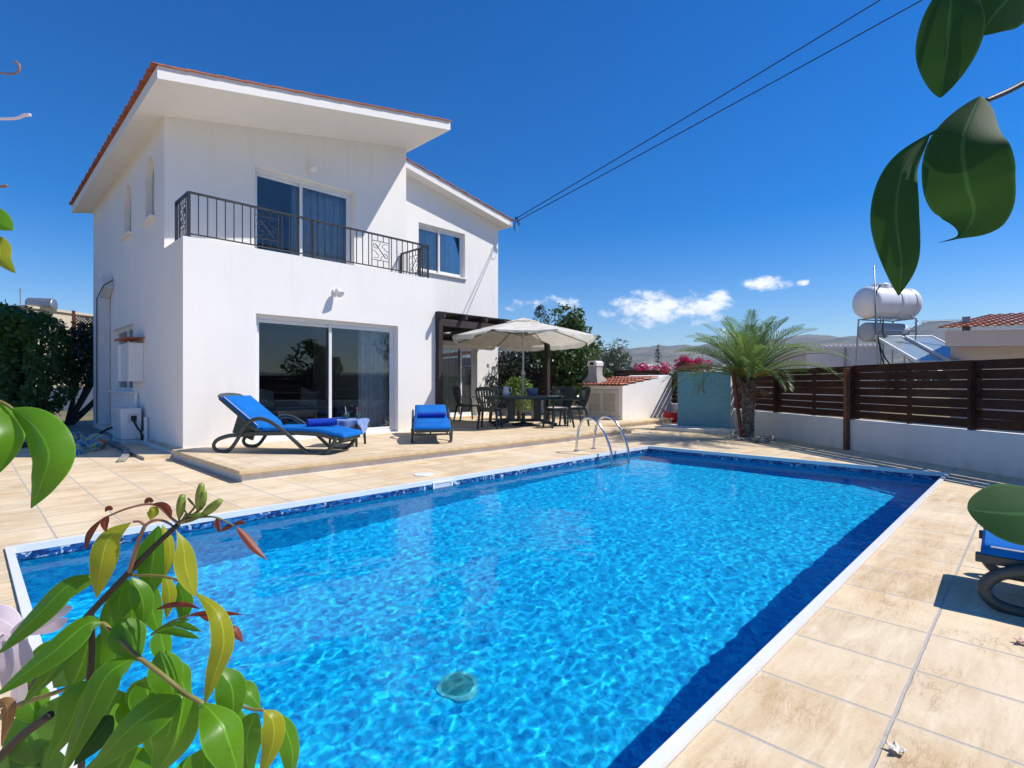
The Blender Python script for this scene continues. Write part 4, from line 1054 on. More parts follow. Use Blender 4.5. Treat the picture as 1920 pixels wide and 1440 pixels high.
for k in range(46):
    an=rnd.uniform(0,2*PI); z=rnd.uniform(.72,1.22); r=prad(z)*.95
    p=V((pb.x+math.cos(an)*r,pb.y+math.sin(an)*r,z)); d=V((math.cos(an)*.5,math.sin(an)*.5,1)).normalized()
    mb.bar(p,p+d*rnd.uniform(.10,.22),.07,.022,up=(math.cos(an),math.sin(an),0))
mb.build('frond_stub',mat('dead_frond_base',(.16,.095,.05),.9,.5,20,.6,40),pa)
ct=V((pb.x+.02,pb.y,1.24))
def frond(an,elev,length,droop,mt,den=38,lw=.015,ll=.42,name='frond'):
    h=V((math.cos(an),math.sin(an),0)); side=V((-h.y,h.x,0)); sp=[]
    for k in range(17):
        t=k/16; e=elev-droop*t*t*.9-droop*.25*t
        if k==0: p=ct+h*.05
        else: p=sp[-1]+(h*math.cos(e)+V((0,0,math.sin(e))))*(length/16)
        sp.append(p)
    mb=MB(); mb.tube(sp,[.016*(1-.85*k/16) for k in range(17)],5)
    for k in range(den):
        t=.14+.86*(k+.5)/den; i=min(15,int(t*16)); f=t*16-i; p=sp[i].lerp(sp[i+1],f); tg=(sp[i+1]-sp[i]).normalized(); up=side.cross(tg).normalized()
        if up.z<0: up=-up
        L_=ll*(math.sin(PI*min(1,t*.80+.16))**.7)*rnd.uniform(.88,1.08)
        for s in(-1,1):
            d=(tg*(.55+.55*t)+side*s*(.95-.25*t)+up*rnd.uniform(.22,.52)).normalized(); w=lw*.5
            q=p+d*L_; q.z-=.10*L_+.04*rnd.random(); m_=p+d*L_*.5+V((0,0,.02)); wv=d.cross(up).normalized()
            o=len(mb.v); mb.v+= [tuple(p+wv*w*.5),tuple(p-wv*w*.5),tuple(m_-wv*w),tuple(m_+wv*w),tuple(q)]
            mb.f+= [(o,o+1,o+2,o+3),(o+3,o+2,o+4)]
    mb.build(name,mt,pa)
nf=50
for k in range(nf):
    an=k*2.39996+.3; t=k/nf
    el_=R(84-64*t**.85)+rnd.uniform(-.1,.1); ln=rnd.uniform(.95,1.15)*(1.34+.52*t); dr=.55+.62*t+rnd.uniform(-.15,.15)
    frond(an,el_,ln,dr,M['palmleaf'])
for k,(an,) in enumerate(((fa+2.6,),(fa-2.7,),(fa+1.9,),(fa-1.8,),(fa+2.2,))):
    frond(an,R(34-8*(k%2)),.62,.55,M['palmold'],18,.045,.22)
mb=MB(); bc=ct+RT*.22-FW*.06+V((0,0,-.16))
for k in range(16):
    a=rnd.uniform(0,2*PI); d=V((math.cos(a)*.6,math.sin(a)*.6,-.7)).normalized()+RT*.5; e=bc+d*rnd.uniform(.08,.2)
    mb.tube([bc,e],.005,4)
    for q in range(4): 
        c=e+V((rnd.uniform(-.05,.05),rnd.uniform(-.05,.05),rnd.uniform(-.05,.05))); mb.lathe([(.0,-.014),(.013,0),(0,.014)],c,6,cap=False)
mb.build('fruit_stalk',mat('dry_fruit_stalk',(.30,.17,.08),.8,.4,30),pa)
o=MB().bar((0,0,0),V((-.23,.0,1.44))*1.0-RT*0,.055,.055).build('stake',M['redwood'],bevel=.004); p=onz(1392,824,0); o.location=p
tp=at(1373,694,11.15)-p; 
me=o.data; me.clear_geometry(); mm=MB().bar((0,0,-.02),tp,.06,.06); me.from_pydata(mm.v,[],mm.f); tag(o,'red brown timber stake leaning by the palm trunk','stake')
M['stone']=mat('pale_limestone',(.46,.40,.32),.95,.3,9,.7,30,bdist=.01)
for k,(u,v,s) in enumerate(((1420,829,.10),(1432,831,.09),(1444,827,.10),(1412,826,.07),(1424,823,.07),(1385,826,.07))):
    p=onz(u,v,0); mb=MB()
    def st(a,b,k=k,s=s):
        th=a*2*PI; ph=(b-.5)*PI; r=s*(.8+.45*noise.noise(V((math.cos(th)*math.cos(ph)*1.3+k*3,math.sin(th)*math.cos(ph)*1.3,math.sin(ph)*1.3))))
        return V((r*math.cos(th)*math.cos(ph)*1.15,r*math.sin(th)*math.cos(ph),r*.72*math.sin(ph)+s*.5))
    mb.grid(st,14,9); o=mb.build('rock',M['stone'],smooth=True); o.location=p
    tag(o,('largest pale rock, farthest from the palm trunk','pale rock second from the far end of the palm stones','pale rock with a rounded top at the end of the palm stones','small pale rock touching the palm trunk foot','small pale rock behind the others at the palm foot','small pale rock at the foot of the leaning stake')[k],'rock','pale rocks at the palm foot')
mb=MB(); mb.lathe([(.36,0),(.36,.03),(.30,.045),(0,.05)],(0,0,0),9); o=mb.build('planting_slab',M['stone']); o.location=(pb.x,pb.y,0); kind(o,'structure')
# ------------------------------------------------------------------ leaves in bulk
def leafcloud(mb,n,fn,size,rnd,flat=.0,asp=.5,upb=.3):
    for _ in range(n):
        c,nr=fn()
        d=V((rnd.gauss(0,1),rnd.gauss(0,1),rnd.gauss(0,1)-.35)).normalized()
        nn=(nr*.8+V((rnd.gauss(0,.6),rnd.gauss(0,.6),rnd.gauss(0,.6)+upb))).normalized()
        a=d.cross(nn)
        if a.length<1e-3: continue
        a.normalize(); d=nn.cross(a); s=size*rnd.uniform(.6,1.35); w=s*asp*.5
        o=len(mb.v); mb.v+= [tuple(c),tuple(c+d*s*.5+a*w-nn*s*.06),tuple(c+d*s-nn*s*.14),tuple(c+d*s*.5-a*w-nn*s*.06)]
        mb.f.append((o,o+1,o+2,o+3))
def blobs(c,r,n,rnd,sq=(1,1,1)):
    out=[]
    for _ in range(n):
        d=V((rnd.gauss(0,1),rnd.gauss(0,1),rnd.gauss(0,1))).normalized()*(rnd.random()**.45)
        out.append((V(c)+V((d.x*r*sq[0],d.y*r*sq[1],d.z*r*sq[2])),r*rnd.uniform(.22,.42)))
    return out
def crown(bl,rnd,fill=.8):
    def fn():
        c,r=rnd.choice(bl); d=V((rnd.gauss(0,1),rnd.gauss(0,1),rnd.gauss(0,1)+.15)).normalized()
        return c+d*r*(rnd.uniform(fill,1.05) if rnd.random()<.8 else rnd.random()),d
    return fn
def limbs(mb,base,h,bl,rnd,r0,n=9,lean=(0,0)):
    base=V(base); top=base+V((lean[0],lean[1],h))
    mb.tube(crom([base-V((0,0,.05)),base.lerp(top,.35)+V((.05,.03,0)),base.lerp(top,.7)+V((-.04,.02,0)),top],5),[r0*(1-.55*i/15) for i in range(16)],9)
    for _ in range(n):
        c,r=rnd.choice(bl); s=base.lerp(top,rnd.uniform(.55,1)); m_=s.lerp(c,.5)+V((rnd.uniform(-.1,.1),rnd.uniform(-.1,.1),.08))
        mb.tube([s,m_,c],[r0*.4,r0*.25,r0*.08],6)
def tree(name,label,base,h,c,r,sq,mt,nl,size,seed,r0=.10,nb=26,bark='trunk',group=None,cat='tree',asp=.5):
    rnd=random.Random(seed); base=V(base); t=thing(name,label,cat,tuple(base),group=group)
    bl=blobs(c,r,nb,rnd,sq); mb=MB(); limbs(mb,base,h,bl,rnd,r0); mb.build('trunk',M[bark],t,smooth=True)
    mb=MB(); leafcloud(mb,nl,crown(bl,rnd),size,rnd,asp=asp); mb.build('crown',mt,t); return t
def gp(u,d): 
    p=at(u,720,d); return V((p.x,p.y,0))
g=gp(1052,18.5); tree('citrus_tree','leafy green citrus tree rising behind the parasol',g,1.2,g+V((0,0,2.45)),1.45,(1,1,.95),M['citrus'],5200,.17,3,.12,34)
g=gp(1000,19.8); tree('citrus_tree','shorter leafy green tree between the pergola and the cypress top',g,1.2,g+V((0,0,2.4)),1.25,(1,1,1.05),M['citrus'],3200,.16,9,.10,24)
g=gp(958,17.5); tree('shade_tree','dark green tree under the parasol edge beside the villa corner',g,1.0,g+V((0,0,1.5)),1.1,(1,1,.95),M['darkleaf'],3200,.15,5,.1,22)
g=gp(1095,17.8); tree('shade_tree','dark glossy shrub tree left of the barbecue chimney',g,.8,g+V((0,0,1.3)),.95,(1,1,1.0),M['citrus'],2600,.14,15,.1,20)
g=gp(1138,27); tree('olive_tree','grey green olive tree beyond the barbecue chimney',g,1.4,g+V((0,0,2.2)),1.4,(1.0,1.0,.75),M['olive'],3600,.17,6,.14,24,asp=.3)
rnd=random.Random(21)
g=gp(1013,34); t=thing('cypress_tree','dark narrow cypress top standing behind the green trees','tree',tuple(g))
MB().tube([g,g+V((0,0,5))],[.14,.05],8).build('trunk',M['darkbark'],t)
mb=MB()
def cy():
    z=rnd.uniform(.5,6.15); r=.55*min(1,(6.25-z)/1.6)**.6*(1+.1*noise.noise(V((z*2,0,0)))); a=rnd.uniform(0,2*PI); return g+V((math.cos(a)*r,math.sin(a)*r,z)),V((math.cos(a),math.sin(a),.8))
leafcloud(mb,2600,cy,.20,rnd,asp=.3,upb=1.2); mb.build('crown',M['cypress'],t)
g=gp(973,15.4); g.z=TZ; rnd=random.Random(31)
t=thing('weeping_shrub','bright green rounded weeping shrub behind the dining table','shrub',tuple(g))
MB().tube(crom([g,g+V((.02,.01,.5)),g+V((-.02,0,1.0))],5),[.06]*3+[.045]*8,8).build('trunk',M['trunk'],t,smooth=True)
mb=MB()
def wp():
    a=rnd.uniform(0,2*PI); z=rnd.random(); r=.58*math.sqrt(max(0,1-(max(0,z-.25)/.80)**2))*(.8+.3*noise.noise(V((math.cos(a)*2,math.sin(a)*2,z*2))))*rnd.uniform(.75,1.08)
    return g+V((math.cos(a)*r,math.sin(a)*r,.30+.86*z)),V((math.cos(a),math.sin(a),.3))
leafcloud(mb,3600,wp,.085,rnd,asp=.42,upb=0); mb.build('crown',M['weep'],t)
g=gp(1045,16.6); g.z=TZ; rnd=random.Random(33)
t=thing('potted_shrub','small dusty green shrub in a pot behind the table right end','shrub',tuple(g)); MB().lathe([(.15,0),(.2,.3),(.22,.32),(.19,.32),(.17,.28),(0,.27)],g,18,cap=False).build('pot',M['bluegrey'],t,smooth=40)
mb=MB(); bl=blobs(g+V((0,0,.55)),.3,10,rnd); leafcloud(mb,700,crown(bl,rnd),.09,rnd); mb.build('foliage',M['olive'],t)
# bougainvillea over the far fence
for (u0,u1,d,zt_,mt,lb,sd) in((1190,1330,21.5,2.10,'boug','magenta bougainvillea spilling over the fence behind the shower wall',41),(1305,1400,22,1.72,'bougw','white bougainvillea over the fence right of the magenta one',42),(1222,1262,23,2.0,'bougw','small cream bougainvillea patch behind the magenta one',43)):
    rnd=random.Random(sd); a=gp(u0,d); b=gp(u1,d); t=thing('bougainvillea',lb,'shrub',tuple(a.lerp(b,.5)),group='bougainvillea behind the fence'); m0=a.lerp(b,.5)
    mb=MB()
    for k in range(6): 
        e=a.lerp(b,(k+.5)/6); mb.tube(crom([m0+V((0,0,0)),m0.lerp(e,.5)+V((0,0,1.0)),e+V((0,0,zt_-.35))],5),.02,5)
    mb.build('stem',M['darkbark'],t,smooth=True)
    bl=[]
    for k in range(22):
        s=rnd.random(); top=zt_+(.26*math.exp(-((s-.70)/.14)**2) if sd==41 else 0)-.22*(1-s if sd==41 else 0)
        bl.append((a.lerp(b,s)+FW*rnd.uniform(-.3,.3)+V((0,0,top-rnd.uniform(.1,.5))),rnd.uniform(.14,.24)))
    mb=MB(); leafcloud(mb,2600 if sd!=43 else 700,crown(bl,rnd),.075,rnd,asp=.8); mb.build('bracts',M[mt],t)
    mb=MB(); leafcloud(mb,900 if sd!=43 else 200,crown([(c-V((0,0,.15)),r) for c,r in bl],rnd),.09,rnd); mb.build('foliage',M['citrus'],t)
# ------------------------------------------------------------------ left side: hedge, dark tree, trellis, neighbour
rnd=random.Random(51)
hA=onz(-150,812,0); hB=onz(44,808,0); hd=(hB-hA).normalized(); hn=V((hd.y,-hd.x,0))
if hn.dot(FW)>0: hn=-hn
hL=(hB-hA).length
t=thing('hedge','tall clipped dark green hedge along the left boundary','hedge',tuple(hA.lerp(hB,.5)))
mb=MB(); HH=3.05; DP=2.0
def hf():
    q=rnd.random()
    s=rnd.random(); z=HH*(1-(1-rnd.random())**1.1)
    if q<.62: dep=0; nr=hn
    elif q<.80: dep=rnd.random(); z=HH; nr=UP
    else: s=1.0; dep=rnd.random(); nr=hd
    bul=.30*noise.noise(V((s*hL*.8,z*.9,dep*3+5)))+.13*noise.noise(V((s*hL*2.6,z*2.6,8)))
    rnd_c=max(0,(s*hL-(hL-1.3))/1.3); zz=z*(1-.11*rnd_c**2)-(.25 if z==HH else 0)*0
    taper=.55*max(0,(s-.80)/.2)*max(0,1-z/1.2)
    p=hA+hd*(s*hL*(1)-taper*.9+ (bul if q>=.80 else 0)+(.30*max(0,math.sin(z/HH*PI)) if s>.9 else 0))-hn*(dep*DP)+hn*(bul*(1 if q<.62 else 0)+.12*rnd.gauss(0,1))+V((0,0,zz+(bul if z==HH else 0)*.6+.06*rnd.gauss(0,1)))
    return p,nr
leafcloud(mb,21000,hf,.13,rnd,asp=.5,upb=.25); mb.build('foliage',M['hedge'],t)
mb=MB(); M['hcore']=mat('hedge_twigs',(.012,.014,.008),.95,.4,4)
for k in range(9):
    p=hA.lerp(hB,(k+.4)/9)-hn*1.0
    for j in range(4):
        mb.tube([p,p+hd*rnd.uniform(-.6,.6)+hn*rnd.uniform(-.3,.6)+V((0,0,2.2))],[.05,.02],5)
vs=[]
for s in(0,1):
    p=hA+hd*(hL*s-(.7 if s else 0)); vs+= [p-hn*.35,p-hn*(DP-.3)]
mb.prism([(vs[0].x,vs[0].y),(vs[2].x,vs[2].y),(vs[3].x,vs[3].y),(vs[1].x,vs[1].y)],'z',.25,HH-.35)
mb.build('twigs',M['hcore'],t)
# dark tree on a branching trunk between the hedge and the house
g=onz(128,797,0); rnd=random.Random(61)
t=thing('shade_tree','dark small tree with several bare grey stems beside the hedge','tree',tuple(g))
mb=MB(); cc_=g+RT*.45+FW*.3+V((0,0,2.0))
for k in range(7):
    e=cc_+RT*rnd.uniform(-.75,.85)+FW*rnd.uniform(-.4,.6)+V((0,0,rnd.uniform(-.7,.1))); m_=g.lerp(e,.5)+RT*rnd.uniform(-.1,.15)-V((0,0,.12))
    mb.tube(crom([g+RT*rnd.uniform(-.06,.06),m_,e],6),[.075-.004*i for i in range(13)],7)
    for j in range(3):
        f=m_.lerp(e,rnd.uniform(.1,.9)); mb.tube([f,f+RT*rnd.uniform(-.4,.4)+V((0,0,rnd.uniform(.15,.5)))],[.03,.012],5)
mb.build('trunk',M['darkbark'],t,smooth=True)
bl=[(cc_+RT*rnd.uniform(-.8,.72)+FW*rnd.uniform(-.6,.7)+V((0,0,rnd.uniform(-.62,.72))),rnd.uniform(.28,.42)) for _ in range(34)]
mb=MB(); leafcloud(mb,6500,crown(bl,rnd),.12,rnd); mb.build('crown',M['darkleaf'],t)
p0=gp(60,24); p1=gp(205,24)
wallseg(p0,p1,1.0,.2,'garden_wall','low white garden wall glimpsed behind the dark tree stems')
p0=gp(138,20.5);p1=gp(186,20.5); t=thing('trellis','red brown diamond lattice trellis above the dark tree','trellis',(p0.x,p0.y,0))
mb=MB(); w_=(p1-p0).length; dx=(p1-p0).normalized(); z0,z1_=1.0,3.75
for k in range(-30,40):
    for s in(-1,1):
        x=k*.115; pts=[]
        a=(x,z0) ; 
        # clip a 45 degree lath to the panel
        ts=[]
        for tt in [i*.02 for i in range(0,200)]:
            xx=x+s*tt; zz=z0+tt
            if 0<=xx<=w_ and zz<=z1_: ts.append(tt)
        if len(ts)>3: mb.bar(p0+dx*(x+s*ts[0])+V((0,0,z0+ts[0]))+FW*.008*s,p0+dx*(x+s*ts[-1])+V((0,0,z0+ts[-1]))+FW*.008*s,.03,.012,up=FW)
mb.build('lattice',M['redwood'],t)
for e in(p0,p1): MB().box((e.x-.05,e.y-.05,0),(e.x+.05,e.y+.05,3.95)).build('post',M['redwood'],t)
a=gp(50,32);b=gp(215,38); n_=V(((b-a).y,-(b-a).x,0)).normalized(); n_=n_ if n_.dot(FW)>0 else -n_
t=thing('neighbour_house','cream flat roofed house rising behind the hedge and trellis','house',tuple(a))
q=[a,b,b+n_*7,a+n_*7]; MB().prism([(v.x,v.y) for v in q],'z',0,5.70).build('wall',M['cream'],t)
q=[a+(a-b).normalized()*.1-n_*.12,b-n_*.12,b+n_*7,a+n_*7]; MB().prism([(v.x,v.y) for v in q],'z',5.702,5.84).build('roof',M['cream'],t)
def htank(c,axd,l,r,mt,label,legs=None,name='water_tank',cap=.25,z0=None,extra=None,gr='water tanks on roofs'):
    c=V(c); axd=V(axd).normalized(); t=thing(name,label,'tank',(c.x,c.y,z0 if z0 is not None else c.z-r),group=gr)
    rot=axd.to_track_quat('Z','Y').to_matrix().to_4x4(); prof=[]
    for k in range(7): a=k/6*PI/2; prof.append((r*math.sin(a)+.001,-l/2-r*cap*math.cos(a)))
    prof+= [(r,-l/2+.02),(r,l/2-.02)]
    for k in range(7): a=k/6*PI/2; prof.append((r*math.cos(a)+.001,l/2+r*cap*math.sin(a)))
    MB().lathe(prof,c,40,M=rot).build('tank_body',M[mt],t,smooth=50); return t,rot
c=at(78,572,33.0); t,rot=htank(c,RT+FW*.3,1.25,.42,'galv','small silver horizontal tank on the cream house roof above the hedge',z0=6.1)
MB().lathe([(.43,-.05),(.43,.05)],c,40,M=rot,cap=False).build('band',M['galv'],t)
for s in(-.4,.4): MB().bar(c+RT*s-V((0,0,.3)),V(((c+RT*s).x,(c+RT*s).y,5.85)),.05,.05).build('leg',M['galv'],t)
p=at(38,566,33.5); o=MB().tube([(0,0,-.6),(0,0,.45)],.03,6).bar((-.15,0,.25),(.15,0,.25),.02,.02).bar((-.08,0,.38),(.08,0,.38),.02,.02).build('aerial',M['galv']); o.location=(p.x,p.y,6.7); tag(o,'thin roof aerial left of the silver tank above the hedge','aerial')
# ------------------------------------------------------------------ air conditioner, its kerb, hose and the deflated airbed
ac=thing('air_conditioner','white outdoor air conditioner on a low bracket against the side wall','air conditioner',(2.2,12.4,0))
X0,X1,Y0,Y1=2.02,2.34,12.02,12.82
MB().box((X0,Y0,.12),(X1,Y1,.70)).build('casing',M['pvc'],ac,bevel=.02)
MB().box((X0-.0,Y0-.02,.05),(X1+.04,Y1+.02,.115)).build('bracket',M['grey_pvc'],ac)
for y in(Y0+.06,Y1-.06): MB().box((X0+.02,y-.03,0),(X1,y+.03,.049)).build('foot',M['rubber'],ac)
MB().box((X0+.10,Y0-.004,.42),(X0+.25,Y0-.0005,.60)).build('service_panel',M['grey_pvc'],ac)
MB().box((X0+.15,Y0-.012,.46),(X0+.24,Y0-.0045,.56)).build('handle_recess',M['rubber'],ac)
mb=MB(); 
for k in range(9): mb.lathe([(.05+.025*k,-.003),(.056+.025*k,.003)],(0,0,0),30,cap=False)
mv=[(X0-.004,12.50+y,.42+x) for x,y,z in mb.v]; mb.v=mv; mb.build('grille',M['grey_pvc'],ac)
MB().tube(crom([(X0+.2,Y0-.01,.46),(X0+.24,Y0-.06,.34),(X0+.30,Y0-.05,.24),(X0+.32,Y0-.02,.10),(X0+.32,Y0+.05,.05)],6),.017,7).build('pipe',M['rubber'],ac,smooth=True)
MB().tube(crom([(X0+.31,Y0-.03,.2),(X0+.36,Y0-.06,.30),(X0+.38,Y0-.02,.42)],6),.02,7).build('pipe',M['pvc'],ac,smooth=True)
for y,h in((11.75,.52),(12.55,.95)):
    o=MB().tube([(0,0,0),(0,0,h)],.035,10).tube([(0,0,h),(.0,0,h+.02)],.042,10).build('drain_pipe',M['pvc'],smooth=40); o.location=(2.355,y,0); tag(o,'short white vertical pipe stub %s the air conditioner'%('before' if y<12 else 'behind'),'pipe')
mb=MB(); pts=crom([(1.98,13.4,.03),(1.95,12.2,.03),(1.92,11.0,.03),(1.75,10.1,.03),(1.62,9.62,.03)],6); mb.ribbon(pts,.10,.055,(1,0,0)); o=mb.build('kerb',M['concrete'],bevel=.015); kind(o,'structure')
mb=MB(); pts=crom([(2.3,13.1,.32),(2.02,13.3,.25),(1.7,13.2,.06),(1.1,13.0,.03),(.4,13.4,.03),(-.2,12.9,.03),(.2,12.6,.03),(1.0,13.3,.035),(.3,13.9,.03),(-.6,13.6,.03)],8); mb.tube(pts,.022,7); o=mb.build('garden_hose',M['rubber'],smooth=True); tag(o,'black hose looping on the ground from the air conditioner','hose')
def airbed():
    t=NT('striped_vinyl'); vec=t.coord('Object',rot=(0,0,R(25)))
    wv=t.n('ShaderNodeTexWave',wave_type='BANDS',i_Vector=vec,i_Scale=2.6,i_Distortion=1.2)
    c=t.ramp(wv.outputs['Fac'],[(.0,(.02,.18,.42)),(.3,(.5,.55,.55)),(.5,(.05,.35,.18)),(.72,(.55,.5,.08)),(.92,(.02,.25,.45))],'CONSTANT')
    g_=t.noise(t.coord('Object'),2.2,2).outputs[0]
    c=t.mix(t.ramp(g_,[(.40,(1,1,1)),(.42,(0,0,0))]),c,(.45,.11,.035))
    return t.done(t.pr(c,.3))
mb=MB()
def ab(a,b):
    th=a*2*PI; ph=b*PI*.5; r=.50+.24*noise.noise(V((math.cos(th)*1.7,math.sin(th)*1.7,b*3)))
    f=.035*abs(math.sin(th*7+b*4))
    return V(((r-f)*math.cos(th)*math.cos(ph)*.75,(r-f)*math.sin(th)*math.cos(ph)*1.25,.005+(.22+.20*noise.noise(V((math.cos(th)*2,math.sin(th)*2,b*2))))*math.sin(ph)**.8))
mb.grid(ab,60,12); o=mb.build('airbed',airbed(),smooth=True); o.location=(1.38,11.75,0); o.rotation_euler=(0,0,R(-30)); tag(o,'crumpled multicoloured striped airbed on the shaded paving beside the air conditioner','airbed')
# ------------------------------------------------------------------ pool fittings
M['chrome']=M['steel']
lad=thing('pool_ladder','polished steel pool ladder with two looped handrails at the far corner','ladder',(7.9,5.3,0))
for x in(7.30,7.80):
    pts=crom([(x,5.62,-.01),(x,5.60,.20),(x,5.56,.40),(x,5.47,.54),(x,5.32,.58),(x,5.18,.52),(x,5.04,.34),(x,4.93,.10),(x,4.90,-.10),(x,4.90,-.4),(x,4.90,-.70)],6)
    MB().tube(pts,.021,12).build('handrail',M['chrome'],lad,smooth=True)
    MB().lathe([(.05,0),(.05,.008),(.03,.022)],(x,5.62,.001),16).build('flange',M['chrome'],lad,smooth=40)
for z in(-.34,-.58): MB().box((7.30,4.86,z-.012),(7.80,4.93,z+.012)).build('tread',M['alu'],lad,bevel=.005)
sunk(*lad.children)
sk=thing('pool_skimmer','white skimmer mouth in the mosaic band of the long pool side','skimmer',(4.0,iy1,-.06))
mb=MB(); x0,x1=3.86,4.16
for a,b in(((x0,iy1-.012,-.135),(x0+.025,iy1+.002,-.012)),((x1-.025,iy1-.012,-.135),(x1,iy1+.002,-.012)),((x0+.025,iy1-.012,-.03),(x1-.025,iy1+.002,-.012)),((x0+.025,iy1-.012,-.135),(x1-.025,iy1+.002,-.115))): mb.box(a,b)
mb.build('frame',M['pvc'],sk); MB().box((x0+.03,iy1-.006,-.112),(x1-.03,iy1-.001,-.033)).build('flap',M['grey_pvc'],sk)
o=MB().lathe([(.13,0),(.13,.006),(.11,.012),(0,.012)],(0,0,0),28).build('skimmer_lid',M['pvc'],smooth=40); o.location=onz(795,890,.001); o.location.z=.002; tag(o,'round white skimmer lid set in the paving behind the pool','lid')
M['teal']=mat('teal_drain_grille',(.02,.28,.30),.5,.1)
r_=ray(859,1287).normalized(); w0=onz(859,1287,WZ); hz=V((r_.x,r_.y,0)); si=hz.length/1.333; hz.normalize(); tn=si/math.sqrt(1-si*si)
zd=-1.4
for _ in range(8): q_=w0+hz*tn*(WZ-zd); zd=pdz(q_.x)
DRX,DRY=q_.x,q_.y
dr=thing('pool_drain','round teal main drain on the pool floor','drain',(DRX,DRY,zd))
MB().lathe([(.122,.0),(.12,.006),(.094,.010),(.091,.004)],(DRX,DRY,zd+.004),32,cap=False).build('rim',mat('pale_teal_rim',(.10,.55,.60),.5,.1),dr,smooth=40)
sunk(*dr.children)
mb=MB(); mb.lathe([(0,.008),(.092,.008)],(DRX,DRY,zd+.004),32,cap=False); sunk(mb.build('grille',M['teal'],dr))
o=MB().lathe([(.05,0),(.05,.02),(.02,.03),(.02,.01),(0,.01)],(0,0,0),18).build('return_inlet',M['pvc'],smooth=40); o.location=(7.55,iy1-.001,-.62); o.rotation_euler=(R(90),0,0); sunk(o); tag(o,'small white water inlet under water on the long pool wall','inlet')
for k,(u,v,cx,lb) in enumerate(((1683,1411,(.75,.70,.60),'fallen cream flower lying on the near paving joint'),(1914,1206,(.62,.36,.30),'fallen pink bract at the near right paving'))):
    p=onz(u,v,.004); mb=MB(); rn=random.Random(k)
    for q in range(5):
        a=q*1.256+rn.random()*.5; d=V((math.cos(a),math.sin(a),0)); s=V((-d.y,d.x,0)); l=.028*rn.uniform(.7,1.2)
        mb.grid(lambda i,j:d*(l*j)+s*((i-.5)*.02*math.sin(PI*(.15+.8*j)))+V((0,0,.004+.014*j*rn.random()+.006*math.sin(i*PI))),4,5)
    o=mb.build('fallen_flower',mat('petal_%s'%('cream' if k==0 else 'pink'),cx,.6,.1),smooth=True); o.location=p; tag(o,lb,'flower')
# ------------------------------------------------------------------ neighbours beyond the fence
def ext(q,z0,z1,name,m,par,**k): return MB().prism([(v.x,v.y) for v in q],'z',z0,z1).build(name,m,par,**k)
a=gp(1452,21); b=gp(1650,20.0)
nh=thing('neighbour_house','low white neighbour building with scalloped parapet tiles behind the fence','house',tuple(a))
n_=(FW-.05*RT).normalized(); q=[a+RT*.55,b,b+n_*4,a+RT*.55+n_*4]
ext(q,0,2.55,'wall',M['white2'],nh)
# gable shoulder left of the wall
mb=MB(); p0=gp(1405,20.6); p1=gp(1512,20.2)
def up2(p,z): return V((p.x,p.y,z))
mb.add([up2(p0,0),up2(p1,0),up2(p1,2.36),up2(p1.lerp(p0,.25),2.36),up2(p0,1.55)]+[v+n_*3 for v in(up2(p0,0),up2(p1,0),up2(p1,2.36),up2(p1.lerp(p0,.25),2.36),up2(p0,1.55))],[(0,1,2,3,4),(9,8,7,6,5),(0,5,6,1),(1,6,7,2),(2,7,8,3),(3,8,9,4),(4,9,5,0)])
mb.build('gable',M['pink'],nh)
mb=MB(); k0=p0-FW*.25; k1=p1.lerp(p0,.25)-FW*.25
mb.add([up2(k0,1.62),up2(k1,2.40),up2(k1,2.62),up2(k0,1.80)]+[v+n_*3.3 for v in(up2(k0,1.62),up2(k1,2.40),up2(k1,2.62),up2(k0,1.80))],[(0,1,2,3),(7,6,5,4),(0,4,5,1),(1,5,6,2),(2,6,7,3),(3,7,4,0)]); mb.build('roof_edge',M['white'],nh)
mb=MB(); L_=(q[1]-q[0]).length; dx=(q[1]-q[0]).normalized()
k=0
while k*.16<L_-.1:
    c=q[0]+dx*(.08+k*.16); mb.lathe([(.075,0),(.075,.5)],up2(c,2.56)-FW*.06,10,M=(n_.to_track_quat('Z','Y').to_matrix().to_4x4())); k+=1
mb.build('parapet_tile',M['white'],nh,smooth=40)
# drainpipe of the neighbour wall
MB().tube([q[0].lerp(q[1],.62)+V((0,0,0))-FW*.05,q[0].lerp(q[1],.62)+V((0,0,2.5))-FW*.05],.035,8).build('drain_pipe',M['galv'],nh)
# second house, tiled
h2=thing('neighbour_house','pale pink neighbour house with terracotta tile roof above the fence','house',tuple(gp(1785,15)))
w0=gp(1782,15.5); w1=gp(2150,12.5); nn=V((-(w1-w0).y,(w1-w0).x,0)).normalized(); nn=nn if nn.dot(FW)>0 else -nn
ext([w0,w1,w1+nn*6,w0+nn*6],0,2.30,'wall',M['pink'],h2)
e0=gp(1772,14.9)-nn*.0; e1=gp(2150,11.9); 
mb=MB(); mb.add([up2(e0,2.20),up2(e1,2.0),up2(e1,2.42),up2(e0,2.62)]+[v+nn*6.5 for v in(up2(e0,2.32),up2(e1,2.12),up2(e1,2.42),up2(e0,2.62))],[(0,1,2,3),(7,6,5,4),(0,4,5,1),(1,5,6,2),(2,6,7,3),(3,7,4,0)])
mb.build('eave',M['pink'],h2)
ud=(e1-e0).normalized(); ln=(e1-e0).length
tile_roof(up2(e0,2.66)-ud*.15-nn*.1,ud+V((0,0,-.04)),nn+V((0,0,.15)),int(ln/.25)+1,12,.25,.40,.05,par=h2,name='roof')
MB().box((-.09,-.09,0),(.09,.09,.42),Matrix.Translation(up2(gp(1812,15.6),2.68))).build('vent',M['galv'],h2)
